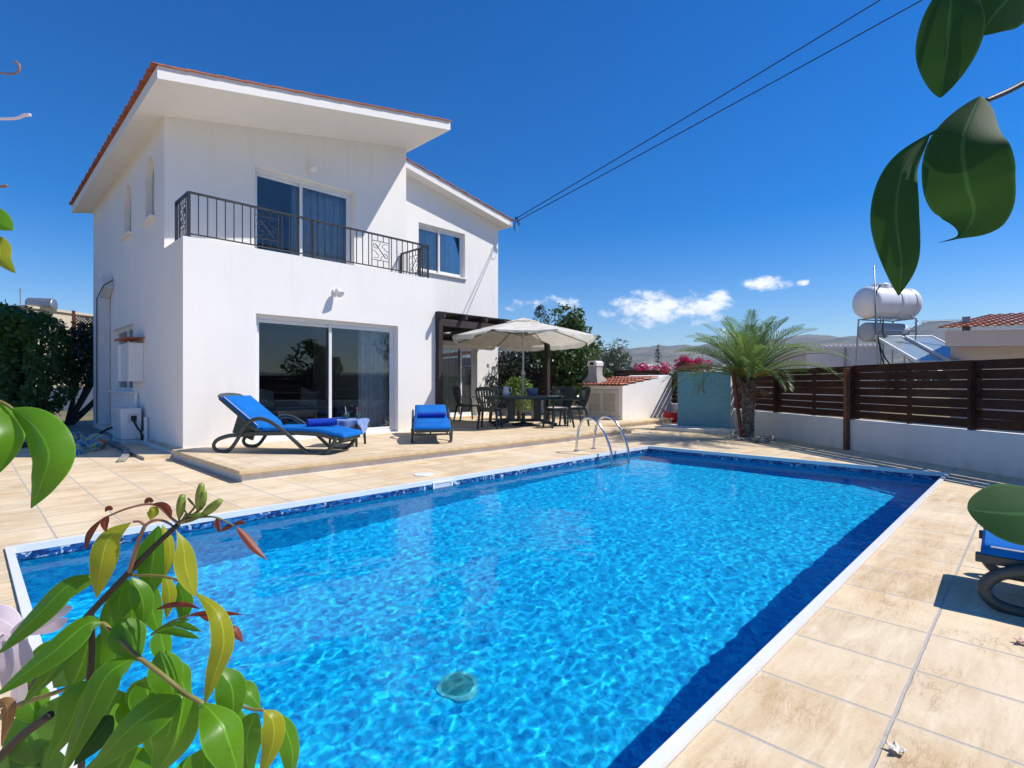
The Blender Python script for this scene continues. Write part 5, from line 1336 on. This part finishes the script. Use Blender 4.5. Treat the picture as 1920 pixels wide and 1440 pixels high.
# ------------------------------------------------------------------ solar water heater: stand, tanks, panels
sc0=at(1660,700,17.2); axd=(RT*1.0+FW*.28).normalized(); bk=V((-axd.y,axd.x,0)); bk=bk if bk.dot(FW)>0 else -bk
tc_=at(1663,569,17.2); tw,rot=htank(tc_,axd,1.62,.50,'tankwhite' if 'tankwhite' in M else 'pvc','big white horizontal water tank with a lid on the tall roof stand',cap=.45,z0=tc_.z-.55)
MB().lathe([(.27,-.06),(.27,.10),(.24,.13),(0,.14)],tc_+V((0,0,.47))-axd*.28,24).build('lid',M['pvc'],tw,smooth=40)
MB().box((-.42,-.16,0),(.42,.16,.07),Matrix.Translation(tc_+V((0,0,.49))-axd*.20)@Matrix.Rotation(math.atan2(axd.y,axd.x),4,'Z')@Matrix.Rotation(R(-6),4,'Y')).build('hatch',M['grey_pvc'],tw,bevel=.02)
for s in(.12,.72): MB().lathe([(.515,-.08),(.52,-.06),(.52,.06),(.515,.08)],tc_+axd*s,40,M=rot,cap=False).build('band',M['pvc'],tw,smooth=40)
t2=tc_-V((0,0,.92))+axd*.05+bk*.15; tg_,rot2=htank(t2,axd,1.42,.31,'tankgrey','grey insulated hot water cylinder slung below the white tank',cap=.35,z0=t2.z-.31)
sd=thing('tank_stand','dark steel stand carrying the water tanks and the solar panels','stand',(sc0.x,sc0.y,0))
def cn(a,b,z): 
    p=tc_+axd*a+bk*b; return V((p.x,p.y,z))
zt2=tc_.z-.50; zb2=.9
for a in(-.72,.72):
    for b in(-.38,.38):
        MB().bar(cn(a*1.12,b*1.25,zb2),cn(a,b,zt2),.04,.04).build('leg',M['galv'],sd)
mb=MB()
for z in(zt2,zt2-.40,1.7):
    for b in(-.38,.38): mb.bar(cn(-.74,b,z),cn(.74,b,z),.035,.035)
    for a in(-.72,.72): mb.bar(cn(a,-.38,z),cn(a,.38,z),.035,.035)
mb.bar(cn(-.72,-.38,zt2-.4),cn(.72,-.38,1.7),.025,.025); mb.bar(cn(.72,-.38,zt2-.4),cn(1.5,-.38,1.4),.025,.025)
mb.build('brace',M['galv'],sd)
mb=MB(); mb.tube(crom([cn(-.80,-.45,tc_.z+.48),cn(-.98,-.45,tc_.z+.2),cn(-1.0,-.45,tc_.z-.4),cn(-.98,-.5,tc_.z-1.2),cn(-.6,-.6,1.75),cn(.1,-.7,1.6)],8),.02,6)
mb.tube(crom([cn(-.95,-.45,tc_.z-.5),cn(-.96,-.5,tc_.z-1.1),cn(-.8,-.6,1.7),cn(-.1,-.7,1.3)],8),.018,6)
mb.tube(crom([cn(-.66,-.42,tc_.z-.55),cn(-.66,-.42,tc_.z-1.05),cn(-.5,-.42,tc_.z-1.16),cn(.0,-.42,tc_.z-1.16)],8),.018,6); o=mb.build('water_hose',M['rubber'],sd,smooth=True)
o=MB().tube([cn(-.98,-.5,.9),cn(-1.0,-.5,2.6),cn(-1.12,-.5,tc_.z+1.05)],[.03,.022,.014],7).build('mast',M['galv'],smooth=True); tag(o,'thin dark mast rising left of the white water tank','mast')
# two collectors leaning to the sun
M['collector']=None
t=NT('solar_glass'); M['collector']=t.done(t.pr((.30,.37,.41),.10,spec=.8,Coat_Weight=.5))
P0=[(1641,630),(1694,630),(1778,676),(1720,676)]
dn=17.0; df=17.0
def col(u0,u1,u2,u3,label):
    tA,tB=at(u0,632,16.7),at(u1,632,16.85); bA=at(u2,679,15.2); bB=at(u3,679,15.35)
    u_=(tB-tA).normalized(); v_=(bA-tA).normalized(); n=u_.cross(v_).normalized(); n=n if n.z>0 else -n
    t=thing('solar_panel',label,'solar panel',tuple(bA),group='solar water panels')
    W_=(tB-tA).length; H_=(bA-tA).length
    mb=MB(); P=lambda a,b: tA+u_*(a*W_)+v_*(b*H_)
    e=.035
    mb.bar(P(0,0),P(1,0),.06,.09,up=n); mb.bar(P(0,1),P(1,1),.06,.09,up=n); mb.bar(P(0,.0),P(0,1),.06,.085,up=n); mb.bar(P(1,0),P(1,1),.06,.085,up=n)
    mb.build('frame',M['alu2'],t)
    mb=MB(); mb.add([P(.02,.02)+n*.02,P(.98,.02)+n*.02,P(.98,.98)+n*.02,P(.02,.98)+n*.02,P(.02,.02)-n*.04,P(.98,.02)-n*.04,P(.98,.98)-n*.04,P(.02,.98)-n*.04],[(0,1,2,3),(7,6,5,4),(0,4,5,1),(1,5,6,2),(2,6,7,3),(3,7,4,0)]); mb.build('glazing',M['collector'],t)
    mb=MB()
    for a in(.1,.9): MB().bar(P(a,.15)-n*.05,V((P(a,.15).x,P(a,.15).y,.9)),.04,.04).build('support',M['galv'],t)
M['alu2']=mat('light_aluminium',(.66,.68,.68),.4,.05,metal=.3)
col(1641,1690,1722,1772,'near left solar panel leaning below the water tanks'); col(1698,1748,1784,1838,'right solar panel beside the pink house wall')
o=thing('tv_antenna','long spiky television antenna beside the white water tank','antenna',tuple(cn(.75,-.3,tc_.z-.9)))
A_=at(1712,604,16.4); B_=at(1808,600,16.2)
mb=MB(); mb.tube([A_,B_],.012,6); d_=(B_-A_)
MB().tube([A_+d_*.05,V(((A_+d_*.05).x,(A_+d_*.05).y,1.5))],.016,6).build('mast',M['galv'],o); mb.build('boom',M['galv'],o)
mb=MB()
for k in range(16):
    c=A_+d_*(.22+.78*k/15); mb.tube([c-FW*.10-V((0,0,.05)),c+FW*.10+V((0,0,.05))],.006,4)
mb.build('element',M['galv'],o)
mb=MB()
for k in range(4):
    for s in(-1,1): mb.tube([A_+d_*.10,A_+d_*.02+V((0,0,s*(.06+.06*k)))+FW*(k-1.5)*.08],.006,4)
mb.lathe([(0,-.04),(.035,0),(0,.04)],A_+d_*.2-V((0,0,.04)),8); mb.build('reflector',M['galv'],o)
# ------------------------------------------------------------------ overhead cables
st=V((12.06,WYF-.14,soffw(12.0)+.26))
for k,(u,v,dz,lb) in enumerate(((1650,0,0,'upper black overhead cable from the wing roof corner'),(1722,0,-.10,'lower black overhead cable from the wing roof corner'))):
    e=at(u,v,11.5)+V((0,0,.07)); e2=st+(e-st)*1.7; s=st+V((.0,0,dz)); pts=[]
    for i in range(41):
        t_=i/40; p=s.lerp(e2,t_); p.z-=.30*4*t_*(1-t_)*0+.0; p.z-=.075*math.sin(PI*t_); pts.append(p)
    # lift so that the sagging line still leaves the frame where it should
    o=MB().tube(pts,.013,6).build('overhead_cable',M['rubber'],smooth=True); tag(o,lb,'cable','overhead cables')
# ------------------------------------------------------------------ far countryside: scattered houses, scrub
rnd=random.Random(77)
hm=[M['white2'],M['cream'],M['pink']]
k=0
LB=['tiny %s house %s on the plain'%(a,b) for a in('white','cream','pinkish') for b in('nearest the olive tree','beside the dark scrub','below the grey hills','left of the palm fronds','right of the palm fronds','under the far ridge')]
for i in range(18):
    u=rnd.choice([rnd.uniform(1130,1300),rnd.uniform(1130,1300),rnd.uniform(1300,1430),rnd.uniform(1520,1600)]); d=rnd.uniform(420,1150); g=V((6,4,0))+ (ray(u,720)-V((0,0,0)))*d; az=math.degrees(math.atan2((u-960)/F,1)); z=land(d/math.cos(R(az)),az)-.6
    w_,l_,h_=rnd.uniform(6,12),rnd.uniform(8,15),rnd.uniform(3.5,6.5); a=rnd.uniform(0,PI)
    t=thing('far_house','tiny %s house among scrub on the far plain'%('white','cream','pinkish')[i%3],'house',(g.x,g.y,z),world=False,rz=a,group='houses scattered on the far plain')
    MB().box((-l_/2,-w_/2,-3),(l_/2,w_/2,h_)).build('wall',hm[i%3],t)
    MB().prism([(-w_/2-.4,h_),(w_/2+.4,h_),(0,h_+1.6)],'x',-l_/2-.4,l_/2+.4).build('roof',M['tile'] if i%2 else hm[i%3],t)
mb=MB(); rnd=random.Random(78)
for i in range(2600):
    az=rnd.uniform(-75,75) if i<2200 else rnd.uniform(75,250); d=80*(14**rnd.random()); 
    g=V((6,4,0))+(FW*math.cos(R(az))+RT*math.sin(R(az)))*d; z=land(d,az)
    if noise.noise(V((g.x*.012,g.y*.012,5)))<-.12 and d>150: continue
    s=rnd.uniform(1.2,2.6)*(1+d/900); 
    for q in range(9):
        c=g+V((rnd.gauss(0,s*.45),rnd.gauss(0,s*.45),0)); c.z=z+s*.45+rnd.gauss(0,s*.2); r=s*rnd.uniform(.35,.6)
        n1=V((rnd.gauss(0,1),rnd.gauss(0,1),rnd.gauss(0,1))).normalized(); a_=n1.orthogonal().normalized(); b_=n1.cross(a_)
        o=len(mb.v); vs=[c+a_*r,c-a_*r,c+b_*r,c-b_*r,c+n1*r*.8,c-n1*r*.8]; mb.v+= [tuple(v) for v in vs]
        mb.f+= [(o,o+2,o+4),(o+2,o+1,o+4),(o+1,o+3,o+4),(o+3,o,o+4),(o+2,o,o+5),(o+1,o+2,o+5),(o+3,o+1,o+5),(o,o+3,o+5)]
o=mb.build('scrub',M['scrub'] if 'scrub' in M else leafmat('scrub_leaves',(.028,.04,.018),(.07,.085,.035),0)); kind(o,'stuff'); o['label']='dark scrub and trees scattered over the far plain'
for (u,d,zz,lb) in((1160,90,6.0,'slim dark cypress standing on the plain left of the bougainvillea'),(1234,130,10.6,'distant dark cypress above the cream bougainvillea')):
    g=V((0,0,0))+ray(u,720)*d; g.z=0; z0=land(d,10); t=thing('cypress_tree',lb,'tree',tuple(g))
    MB().tube([g,g+V((0,0,zz*.8))],.15,6).build('trunk',M['darkbark'],t)
    mb=MB()
    def cy2():
        z=rnd.uniform(z0+.3,zz); r=.6*min(1,(zz-z)/2.5+.1); a=rnd.uniform(0,2*PI); return g+V((math.cos(a)*r,math.sin(a)*r,z)),V((math.cos(a),math.sin(a),.8))
    leafcloud(mb,500,cy2,.5,rnd,asp=.35,upb=1); mb.build('crown',M['cypress'],t)
# garden trees behind the viewer, seen in the door glass
for k,(x,y,h,lb) in enumerate(((17,-3.5,3.6,'leafy garden tree beyond the fence right of the pink house'),(20,-8.5,4.6,'tall garden tree beyond the fence far right'),(13.5,-8,3.4,'rounded garden tree beyond the near end of the fence'),(24,-14,5.5,'large tree standing well beyond the fence'))):
    tree('garden_tree',lb,(x,y,0),h*.4,V((x,y,h*.68)),h*.42,(1.1,1.1,.8),M['citrus'],1500,.30,90+k,.16,18)
# ------------------------------------------------------------------ plants close to the viewer
def vleaf(name,c1,c2,back,trans,tcol,rough=.34,spec=.42):
    t=NT(name); uv=t.coord('UV'); sp=t.n('ShaderNodeSeparateXYZ',i_0=uv); x=t.math('ABSOLUTE',t.math('SUBTRACT',sp.outputs[0],.5)); y=sp.outputs[1]
    mid=t.ramp(x,[(.0,(1,1,1)),(.018,(.7,.7,.7)),(.035,(0,0,0))])
    # side veins run obliquely from the midrib
    q=t.math('SUBTRACT',t.math('MULTIPLY',y,11),t.math('MULTIPLY',x,7)); fr=t.math('ABSOLUTE',t.math('SUBTRACT',t.math('FRACT',q),.5))
    vein=t.ramp(fr,[(.40,(0,0,0)),(.5,(1,1,1))])
    o=t.coord('Object'); n=t.noise(o,26,4).outputs[0]; n2=t.noise(o,130,3).outputs[0]
    oi=t.n('ShaderNodeObjectInfo').outputs['Random']
    c=t.mix(t.math('MULTIPLY_ADD',n,.55,t.math('MULTIPLY',oi,.45)),c1,c2)
    c=t.mix(t.math('MULTIPLY',vein,.09),c,tuple(min(1,k*1.6) for k in c2)); c=t.mix(t.math('MULTIPLY',mid,.5),c,tuple(min(1,k*2.0+.02) for k in c2))
    c=t.mix(t.ramp(n2,[(.62,(0,0,0)),(.80,(.5,.5,.5))]),c,tuple(k*.6 for k in c1))
    ed=t.ramp(x,[(.455,(0,0,0)),(.495,(.6,.6,.6))]); c=t.mix(ed,c,tuple(min(1,k*1.7+.01) for k in c2))
    bk=t.n('ShaderNodeNewGeometry').outputs['Backfacing']; c=t.mix(t.math('MULTIPLY',bk,.7),c,back)
    h=t.math('ADD',t.math('MULTIPLY',vein,-.18),t.math('ADD',t.math('MULTIPLY',mid,-1),t.math('MULTIPLY',n,.5)))
    bp=t.bump(h,.3,.0005)
    p=t.pr(c,rough,bp,spec=spec); tr=t.n('ShaderNodeBsdfTranslucent'); t.set(tr.inputs[0],t.mix(.55,c,tcol)); t.set(tr.inputs['Normal'],bp)
    mx=t.n('ShaderNodeMixShader',i_0=trans); t.set(mx.inputs[1],p); t.set(mx.inputs[2],tr.outputs[0]); return t.done(mx.outputs[0])
M['lf']=vleaf('glossy_green_leaf',(.045,.15,.006),(.125,.30,.014),(.14,.27,.05),.44,(.28,.56,.016))
M['lfy']=vleaf('yellow_green_leaf',(.22,.25,.010),(.38,.39,.022),(.30,.30,.05),.42,(.50,.50,.03))
M['lfd']=vleaf('deep_green_leaf',(.012,.045,.012),(.028,.085,.022),(.028,.085,.04),.16,(.09,.22,.03),.62,.12)
M['lfr']=vleaf('young_red_leaf',(.13,.022,.016),(.24,.06,.03),(.2,.08,.04),.3,(.40,.10,.04),.42,.3)
M['lfb']=vleaf('dry_brown_leaf',(.22,.11,.035),(.34,.19,.07),(.3,.2,.1),.25,(.4,.2,.06),.5)
M['petal']=vleaf('pale_pink_petal',(.62,.50,.55),(.74,.64,.68),(.60,.46,.52),.4,(.8,.62,.7),.5)
M['stemd']=mat('dark_stem',(.020,.012,.012),.5,.3,40,.4,200,bdist=.0005)
M['stemg']=mat('greenish_stem',(.22,.19,.05),.5,.3,40)
M['stemr']=mat('pinkish_stem',(.30,.15,.10),.5,.3,40)
M['bud']=mat('green_bud',(.20,.27,.035),.35,.25,60)
def leaf(par,pts,w,m='lf',roll=0,fold=.25,peak=.45,wav=.022,curl=0,blunt=1.0,tail=0,name='leaf'):
    if par.name.startswith('climbing'): w*=1.02
    if blunt<1: wav*=.3
    if math.hypot(pts[-1][0]-pts[0][0],pts[-1][1]-pts[0][1])<135:
        dm=sum(p[2] for p in pts)/len(pts); pts=[(p[0],p[1],dm+(p[2]-dm)*.25) for p in pts]
    P=crom([at(*p) for p in pts],max(5,int(45/(len(pts)-1)))); n=len(P); dm=sum(p[2] for p in pts)/len(pts); W=w/F*dm
    vs=[];uv=[];S=14; ref=None; sd=sum(p[0] for p in pts)*.013
    for i,p in enumerate(P):
        t=i/(n-1); tg=(P[min(i+1,n-1)]-P[max(i-1,0)]).normalized(); vw=(EYE-p).normalized()
        a=tg.cross(vw)
        if a.length<.2 and ref is not None: a=ref-tg*ref.dot(tg)
        a.normalize()
        if ref is not None and a.dot(ref)<0: a=-a
        ref=a.copy(); a=Matrix.Rotation(R(roll),3,tg)@a; nn=a.cross(tg).normalized()
        if nn.dot(vw)<0 and abs(roll)<90: nn=-nn
        e=math.log(.5)/math.log(peak); pf=max(0,math.sin(PI*(t**e)))**(.85 if blunt==1 else blunt); pf=max(pf,.03)
        if tail: q_=max(0,min(1,(t-tail)/.2)); pf*=1-.9*q_*q_*(3-2*q_)
        for k in range(S+1):
            s=-1+2*k/S
            z=-fold*abs(s)**1.4*W/2*pf + wav*W*.5*math.sin(t*6+s*2+sd)*abs(s)*pf - curl*W*(s*s)*pf
            vs.append(p+a*(s*W/2*pf)+nn*z); uv.append((k/S,t))
    mb=MB(); w_=S+1; mb.add(vs,[(i*w_+k,i*w_+k+1,(i+1)*w_+k+1,(i+1)*w_+k) for i in range(n-1) for k in range(S)])
    o=mb.build(name,M[m],par,smooth=True); o.cycles.shadow_terminator_geometry_offset=.4; o.cycles.shadow_terminator_offset=.15; me=o.data; ul=me.uv_layers.new(name='UVMap')
    for lp in me.loops: ul.data[lp.index].uv=uv[lp.vertex_index]
    return o
def stem(par,pts,r0,r1,m='stemd',name='stem',n=8):
    P=crom([at(*p) for p in pts],6); dm=sum(p[2] for p in pts)/len(pts); k=len(P)
    return MB().tube(P,[(r0+(r1-r0)*i/(k-1))/F*dm for i in range(k)],n).build(name,M[m],par,smooth=True)
def budm(par,a,b,r,m='bud'):
    A_,B_=at(*a),at(*b); P=[A_.lerp(B_,i/10) for i in range(11)]; rr=r/F*a[2]
    return MB().tube(P,[rr*(.18+.82*math.sin(PI*min(1,(i/10)*.86+.02))**.8) for i in range(11)],12).build('bud',M[m],par,smooth=True)
d=.56
vine=thing('climbing_plant','leafy climbing plant with green buds and red young leaves before the pool corner','plant',tuple(at(60,1500,.6)))
stem(vine,[(60,1290,.60),(120,1205,.585),(170,1149,.57),(243,1072,.56),(290,1024,.555),(334,983,.55)],7.2,4.6)
stem(vine,[(171,1150,.60),(172,1215,.605),(166,1290,.61),(150,1460,.62)],5,6)
stem(vine,[(243,1072,.557),(252,1040,.553),(262,1008,.55),(272,985,.548)],4.5,3.5,'stemr')
stem(vine,[(272,985,.548),(262,978,.548),(250,978,.548)],3,2,'stemr'); stem(vine,[(272,985,.548),(285,977,.55),(300,975,.55),(318,982,.55),(330,993,.55)],3,2,'stemr')
stem(vine,[(120,1205,.56),(160,1166,.55),(192,1168,.545),(225,1200,.54),(258,1231,.535),(300,1262,.53),(344,1298,.525),(381,1321,.52),(396,1352,.52),(402,1390,.52)],4,4.5,'stemg')
stem(vine,[(243,1078,.565),(300,1080,.56),(345,1092,.55),(367,1112,.54)],3,2.2,'stemg')
stem(vine,[(420,1290,.55),(450,1321,.55),(475,1330,.55),(494,1331,.55)],3,3,'stemg')
stem(vine,[(0,1345,.62),(40,1320,.60),(100,1300,.59),(140,1285,.585)],6,3,'stemg'); stem(vine,[(-20,1440,.64),(40,1380,.63),(95,1340,.62)],9,7)
L=lambda *a,**k: leaf(vine,*a,**k)
# front leaves, from their stalk to their tip
L([(246,979,.548),(205,1010,.54),(190,1060,.535),(181,1121,.54)],46,'lfy',roll=18,peak=.55)
L([(330,993,.55),(344,1025,.54),(349,1066,.53),(366,1119,.53)],38,'lfy',roll=-20,peak=.62,curl=-.1)
L([(367,1110,.53),(408,1150,.515),(420,1205,.51),(404,1262,.51),(384,1321,.515)],42,'lfy',roll=-25,peak=.5)
L([(297,986,.585),(290,1030,.58),(285,1065,.58),(277,1122,.585)],66,'lf',roll=15,peak=.5)
L([(304,984,.57),(318,1015,.565),(318,1050,.565),(308,1082,.57)],19,'lfy',roll=-30)
L([(246,1083,.575),(262,1110,.57),(270,1140,.57),(266,1178,.58)],38,'lf',roll=-10)
L([(240,1087,.585),(226,1115,.58),(222,1140,.58),(216,1170,.58)],50,'lf',roll=25)
L([(308,1078,.565),(317,1105,.56),(318,1130,.56),(312,1160,.57)],25,'lfy',roll=-15)
L([(334,1092,.59),(343,1120,.59),(344,1145,.59),(338,1172,.6)],30,'lf',roll=10)
L([(255,1110,.61),(248,1150,.61),(250,1190,.61),(262,1225,.61)],46,'lf',roll=0)
L([(232,1100,.6),(214,1140,.6),(206,1180,.6),(204,1215,.6)],40,'lf',roll=14)
L([(286,1090,.6),(284,1130,.6),(290,1160,.6),(300,1190,.6)],36,'lf',roll=-14)
L([(182,1076,.55),(130,1096,.535),(74,1150,.525),(-6,1228,.52)],46,'lf',roll=35,peak=.55)
L([(180,1086,.57),(140,1105,.57),(112,1130,.57),(88,1165,.58)],26,'lf',roll=-30)
L([(196,1166,.545),(160,1172,.535),(100,1222,.52),(-10,1306,.51)],52,'lf',roll=28,peak=.55)
L([(160,1195,.585),(120,1235,.58),(86,1275,.58),(40,1325,.58)],34,'lf',roll=-35)
L([(120,1200,.63),(85,1222,.63),(64,1250,.63),(45,1300,.63)],34,'lf',roll=10)
L([(228,1160,.55),(238,1185,.542),(248,1211,.54),(262,1240,.545)],62,'lf',roll=-12,peak=.42)
L([(256,1231,.535),(205,1262,.52),(168,1330,.515),(112,1462,.52)],58,'lf',roll=30,peak=.5)
L([(172,1276,.555),(150,1310,.545),(130,1360,.545),(88,1432,.55)],60,'lf',roll=-12,peak=.4)
L([(300,1220,.55),(310,1250,.542),(320,1282,.54),(333,1318,.55)],60,'lf',roll=-18,peak=.45)
L([(345,1298,.525),(300,1325,.51),(245,1365,.505),(160,1452,.51)],76,'lf',roll=32,peak=.5)
L([(348,1300,.53),(338,1350,.525),(325,1400,.525),(285,1462,.53)],84,'lf',roll=-25,peak=.45)
L([(378,1316,.52),(412,1352,.505),(432,1400,.50),(452,1470,.505)],80,'lf',roll=-30,peak=.5)
L([(408,1252,.545),(432,1282,.535),(438,1320,.535),(432,1366,.54)],58,'lf',roll=-22,peak=.45)
L([(489,1329,.56),(468,1300,.56),(446,1290,.565),(420,1284,.57)],44,'lf',roll=28,peak=.5)
L([(494,1331,.545),(512,1352,.535),(512,1395,.53),(488,1462,.53)],44,'lfy',roll=-22,peak=.5)
L([(498,1332,.56),(532,1362,.555),(548,1410,.555),(546,1470,.56)],46,'lf',roll=-35,peak=.5)
L([(483,1337,.575),(466,1370,.575),(462,1410,.575),(470,1460,.58)],52,'lf',roll=20)
L([(212,1342,.535),(190,1368,.53),(165,1400,.53),(138,1436,.535)],44,'lfd',roll=15)
L([(170,1192,.63),(160,1225,.63),(150,1255,.63),(132,1292,.63)],70,'lf',roll=-8)
L([(196,1180,.62),(190,1220,.62),(192,1260,.62),(200,1300,.62)],40,'lf',roll=20)
# the shaded layer further in
rn=random.Random(5)
for (u,v,du,dv,w) in((30,1345,40,95,70),(5,1400,60,70,70),(60,1430,30,60,80),(130,1300,-30,90,70),(205,1290,-10,90,70),(235,1300,30,90,70),(270,1270,20,80,60),(300,1340,20,90,70),(240,1400,-30,80,80),(180,1420,20,60,80),(390,1400,-20,80,70),(350,1420,20,60,80),(300,1180,10,60,40),(230,1210,-20,70,50),(420,1430,20,60,60),(320,1300,30,80,60),(100,1400,-30,70,70),(265,1330,-60,70,50),(150,1230,-50,60,56),(215,1140,-20,70,46),(190,1330,-60,60,60),(290,1270,-40,60,54),(330,1240,30,70,46),(40,1290,40,60,56),(20,1410,60,30,60),(270,1400,40,60,80),(420,1330,20,80,60)):
    L([(u,v,.66),(u+du*.3,v+dv*.3,.655),(u+du*.7+rn.uniform(-8,8),v+dv*.7,.655),(u+du,v+dv,.66)],w,'lf',roll=rn.uniform(-40,40))
L([(-20,1330,.56),(10,1320,.555),(14,1345,.555),(2,1400,.56)],24,'lfb',roll=20)
# young red leaves and the arching red stalk
stem(vine,[(334,981,.55),(322,972,.548),(300,952,.545),(278,945,.543),(240,953,.54),(205,967,.54),(190,975,.54)],2.8,1.6,'stemr')
for pts,w in(([(212,955,.54),(203,953,.54),(197,960,.54)],9),([(203,968,.54),(196,980,.538),(199,998,.538)],13),([(190,974,.54),(172,995,.538),(164,1012,.538),(161,1032,.538)],11),([(288,940,.543),(278,938,.543),(271,946,.543)],10),([(286,945,.543),(305,948,.54),(316,958,.54),(321,972,.54)],13),([(407,970,.548),(408,984,.546),(412,999,.546)],11),([(438,985,.546),(424,990,.546),(412,997,.546)],8),([(440,985,.546),(450,980,.546),(460,982,.546)],9),([(443,987,.546),(460,1006,.543),(480,1030,.54),(501,1050,.54)],15),([(292,1143,.55),(320,1135,.545),(350,1134,.545),(376,1142,.545)],10),([(355,1153,.55),(385,1150,.545),(420,1150,.545),(456,1152,.545)],11),([(370,1150,.55),(390,1160,.55),(415,1158,.55),(437,1163,.55)],9),([(425,1176,.55),(438,1180,.547),(448,1192,.547),(455,1204,.547)],16)):
    L(pts,w,'lfr',roll=rn.uniform(-20,20))
L([(283,950,.543),(287,958,.542),(285,966,.542),(282,975,.542)],19,'lfy')
for pts,w in(([(290,1186,.56),(315,1175,.555),(340,1166,.555),(358,1160,.555)],9),([(318,1172,.565),(340,1172,.56),(360,1178,.56),(378,1184,.56)],12),([(290,1186,.57),(320,1184,.565),(350,1190,.565),(374,1197,.565)],15)): L(pts,w,'lf',roll=20)
stem(vine,[(284,1190,.57),(310,1172,.565),(340,1158,.56),(370,1152,.55)],2.5,1.6,'stemg')
stem(vine,[(334,983,.55),(350,974,.548),(372,970,.547),(405,970,.547),(438,985,.546)],3,1.4,'stemg')
for a,b,r in(((336,972,.55),(342,928,.547),8.0),((371,958,.55),(378,907,.547),8.0),((380,952,.55),(383,920,.546),6.2),((378,968,.55),(414,938,.546),8.4),((352,968,.55),(384,964,.547),5.0),((350,962,.55),(340,952,.548),2.4),((366,950,.55),(352,934,.548),2.4)):
    stem(vine,[(336,981,.55),((336+a[0])/2,(981+a[1])/2+2,.55),a],2.6,2.0,'stemg'); budm(vine,a,b,r)
# pale trumpet flower, half out of view
fl=thing('trumpet_flower','pale pink trumpet flower beside the climbing plant','flower',tuple(at(-10,1230,.6)))
for pts,w,rl in(([(20,1190,.60),(60,1170,.59),(100,1150,.585),(136,1138,.585)],34,10),([(40,1185,.60),(70,1178,.60),(105,1172,.60),(128,1160,.60)],26,-30),([(40,1185,.61),(0,1160,.60),(-30,1165,.60),(-60,1180,.60)],52,20),([(10,1190,.60),(22,1225,.59),(26,1258,.59),(10,1296,.59)],56,10),([(0,1200,.61),(-15,1240,.60),(-25,1270,.60),(-30,1300,.60)],60,-10),([(38,1262,.61),(36,1290,.61),(34,1310,.61),(30,1325,.61)],24,0)):
    leaf(fl,pts,w,'petal',roll=rl,fold=.1,wav=.2,blunt=.6,name='petal')
pl=MB().tube([at(30,1190,.605),at(0,1215,.62),at(-40,1250,.64)],[.012,.008,.005],12); pl.build('throat',M['petal'],fl,smooth=True)
# leaves at the left edge
lb=thing('overhanging_sprig','glossy green sprig with two large drooping leaves before the hedge','plant',tuple(at(-60,740,.5)))
stem(lb,[(-120,700,.5),(-50,735,.5),(5,755,.5),(24,767,.5)],4,3,'stemg')
leaf(lb,[(-60,735,.49),(-30,775,.485),(-6,830,.48),(-18,900,.485)],96,'lf',roll=-12,peak=.5,blunt=.75,fold=.35)
leaf(lb,[(22,766,.5),(66,800,.49),(92,850,.485),(78,905,.485),(58,953,.49)],72,'lf',roll=22,peak=.42,curl=.1)
lc_=thing('overhanging_sprig','light green sprig tips with curling pink tendrils high on the left','plant',tuple(at(-60,420,.55)))
leaf(lc_,[(-70,430,.55),(-40,412,.545),(-8,412,.54),(24,432,.54)],52,'lf',roll=-15,peak=.5)
leaf(lc_,[(-16,440,.55),(0,458,.545),(4,485,.54),(29,512,.54)],30,'lfy',roll=20,peak=.5)
stem(lc_,[(-120,430,.56),(-60,432,.55),(-14,440,.55)],4,3,'stemg')
stem(lc_,[(-60,141,.55),(-10,136,.55),(20,139,.55),(34,134,.55),(36,122,.55),(28,115,.55)],1.6,2.2,'stemr','tendril'); 
stem(lc_,[(-60,222,.55),(0,223,.55),(30,222,.55),(46,216,.55),(57,216,.55)],2.0,3.2,'petal','tendril'); stem(lc_,[(-60,352,.55),(0,350,.55),(14,348,.55)],2.5,2.5,'stemr','tendril')
stem(lc_,[(-60,141,.55),(-64,222,.55),(-62,352,.55),(-80,430,.55)],4,4,'stemg')
# dark leaves hanging at the top right
ob=thing('overhanging_branch','dark green branch with four big leaves hanging against the sky','plant',tuple(at(2000,60,.5)))
stem(ob,[(2040,70,.52),(1960,130,.51),(1900,166,.505),(1842,192,.5)],6,4.5)
stem(ob,[(2040,70,.52),(1950,-40,.51),(1850,-80,.5),(1800,-70,.5)],6,4.5); stem(ob,[(1842,192,.5),(1795,222,.505),(1744,252,.51)],3.5,2.5)
leaf(ob,[(1800,-72,.5),(1782,10,.49),(1776,90,.485),(1763,183,.49)],102,'lfd',roll=8,peak=.55,blunt=.75,fold=.2)
leaf(ob,[(1990,-90,.49),(1930,-40,.48),(1875,15,.48),(1836,66,.485)],118,'lfd',roll=-15,peak=.45,blunt=.8)
leaf(ob,[(1838,180,.5),(1806,262,.48),(1812,340,.475),(1826,398,.48),(1804,440,.485),(1758,456,.49)],132,'lfd',roll=6,peak=.36,blunt=.95,fold=.22,tail=.66)
leaf(ob,[(1744,250,.51),(1694,318,.505),(1680,400,.50),(1690,490,.50),(1685,554,.505)],78,'lfd',roll=-14,peak=.5)
oe=thing('overhanging_sprig','single dark rounded leaf reaching in over the right sun lounger','plant',tuple(at(2050,955,.42)))
stem(oe,[(2100,900,.44),(2050,945,.43),(2010,958,.42)],5,4); leaf(oe,[(2020,958,.42),(1960,962,.415),(1890,962,.41),(1814,955,.41)],122,'lfd',roll=18,peak=.52,blunt=.6,fold=.1)
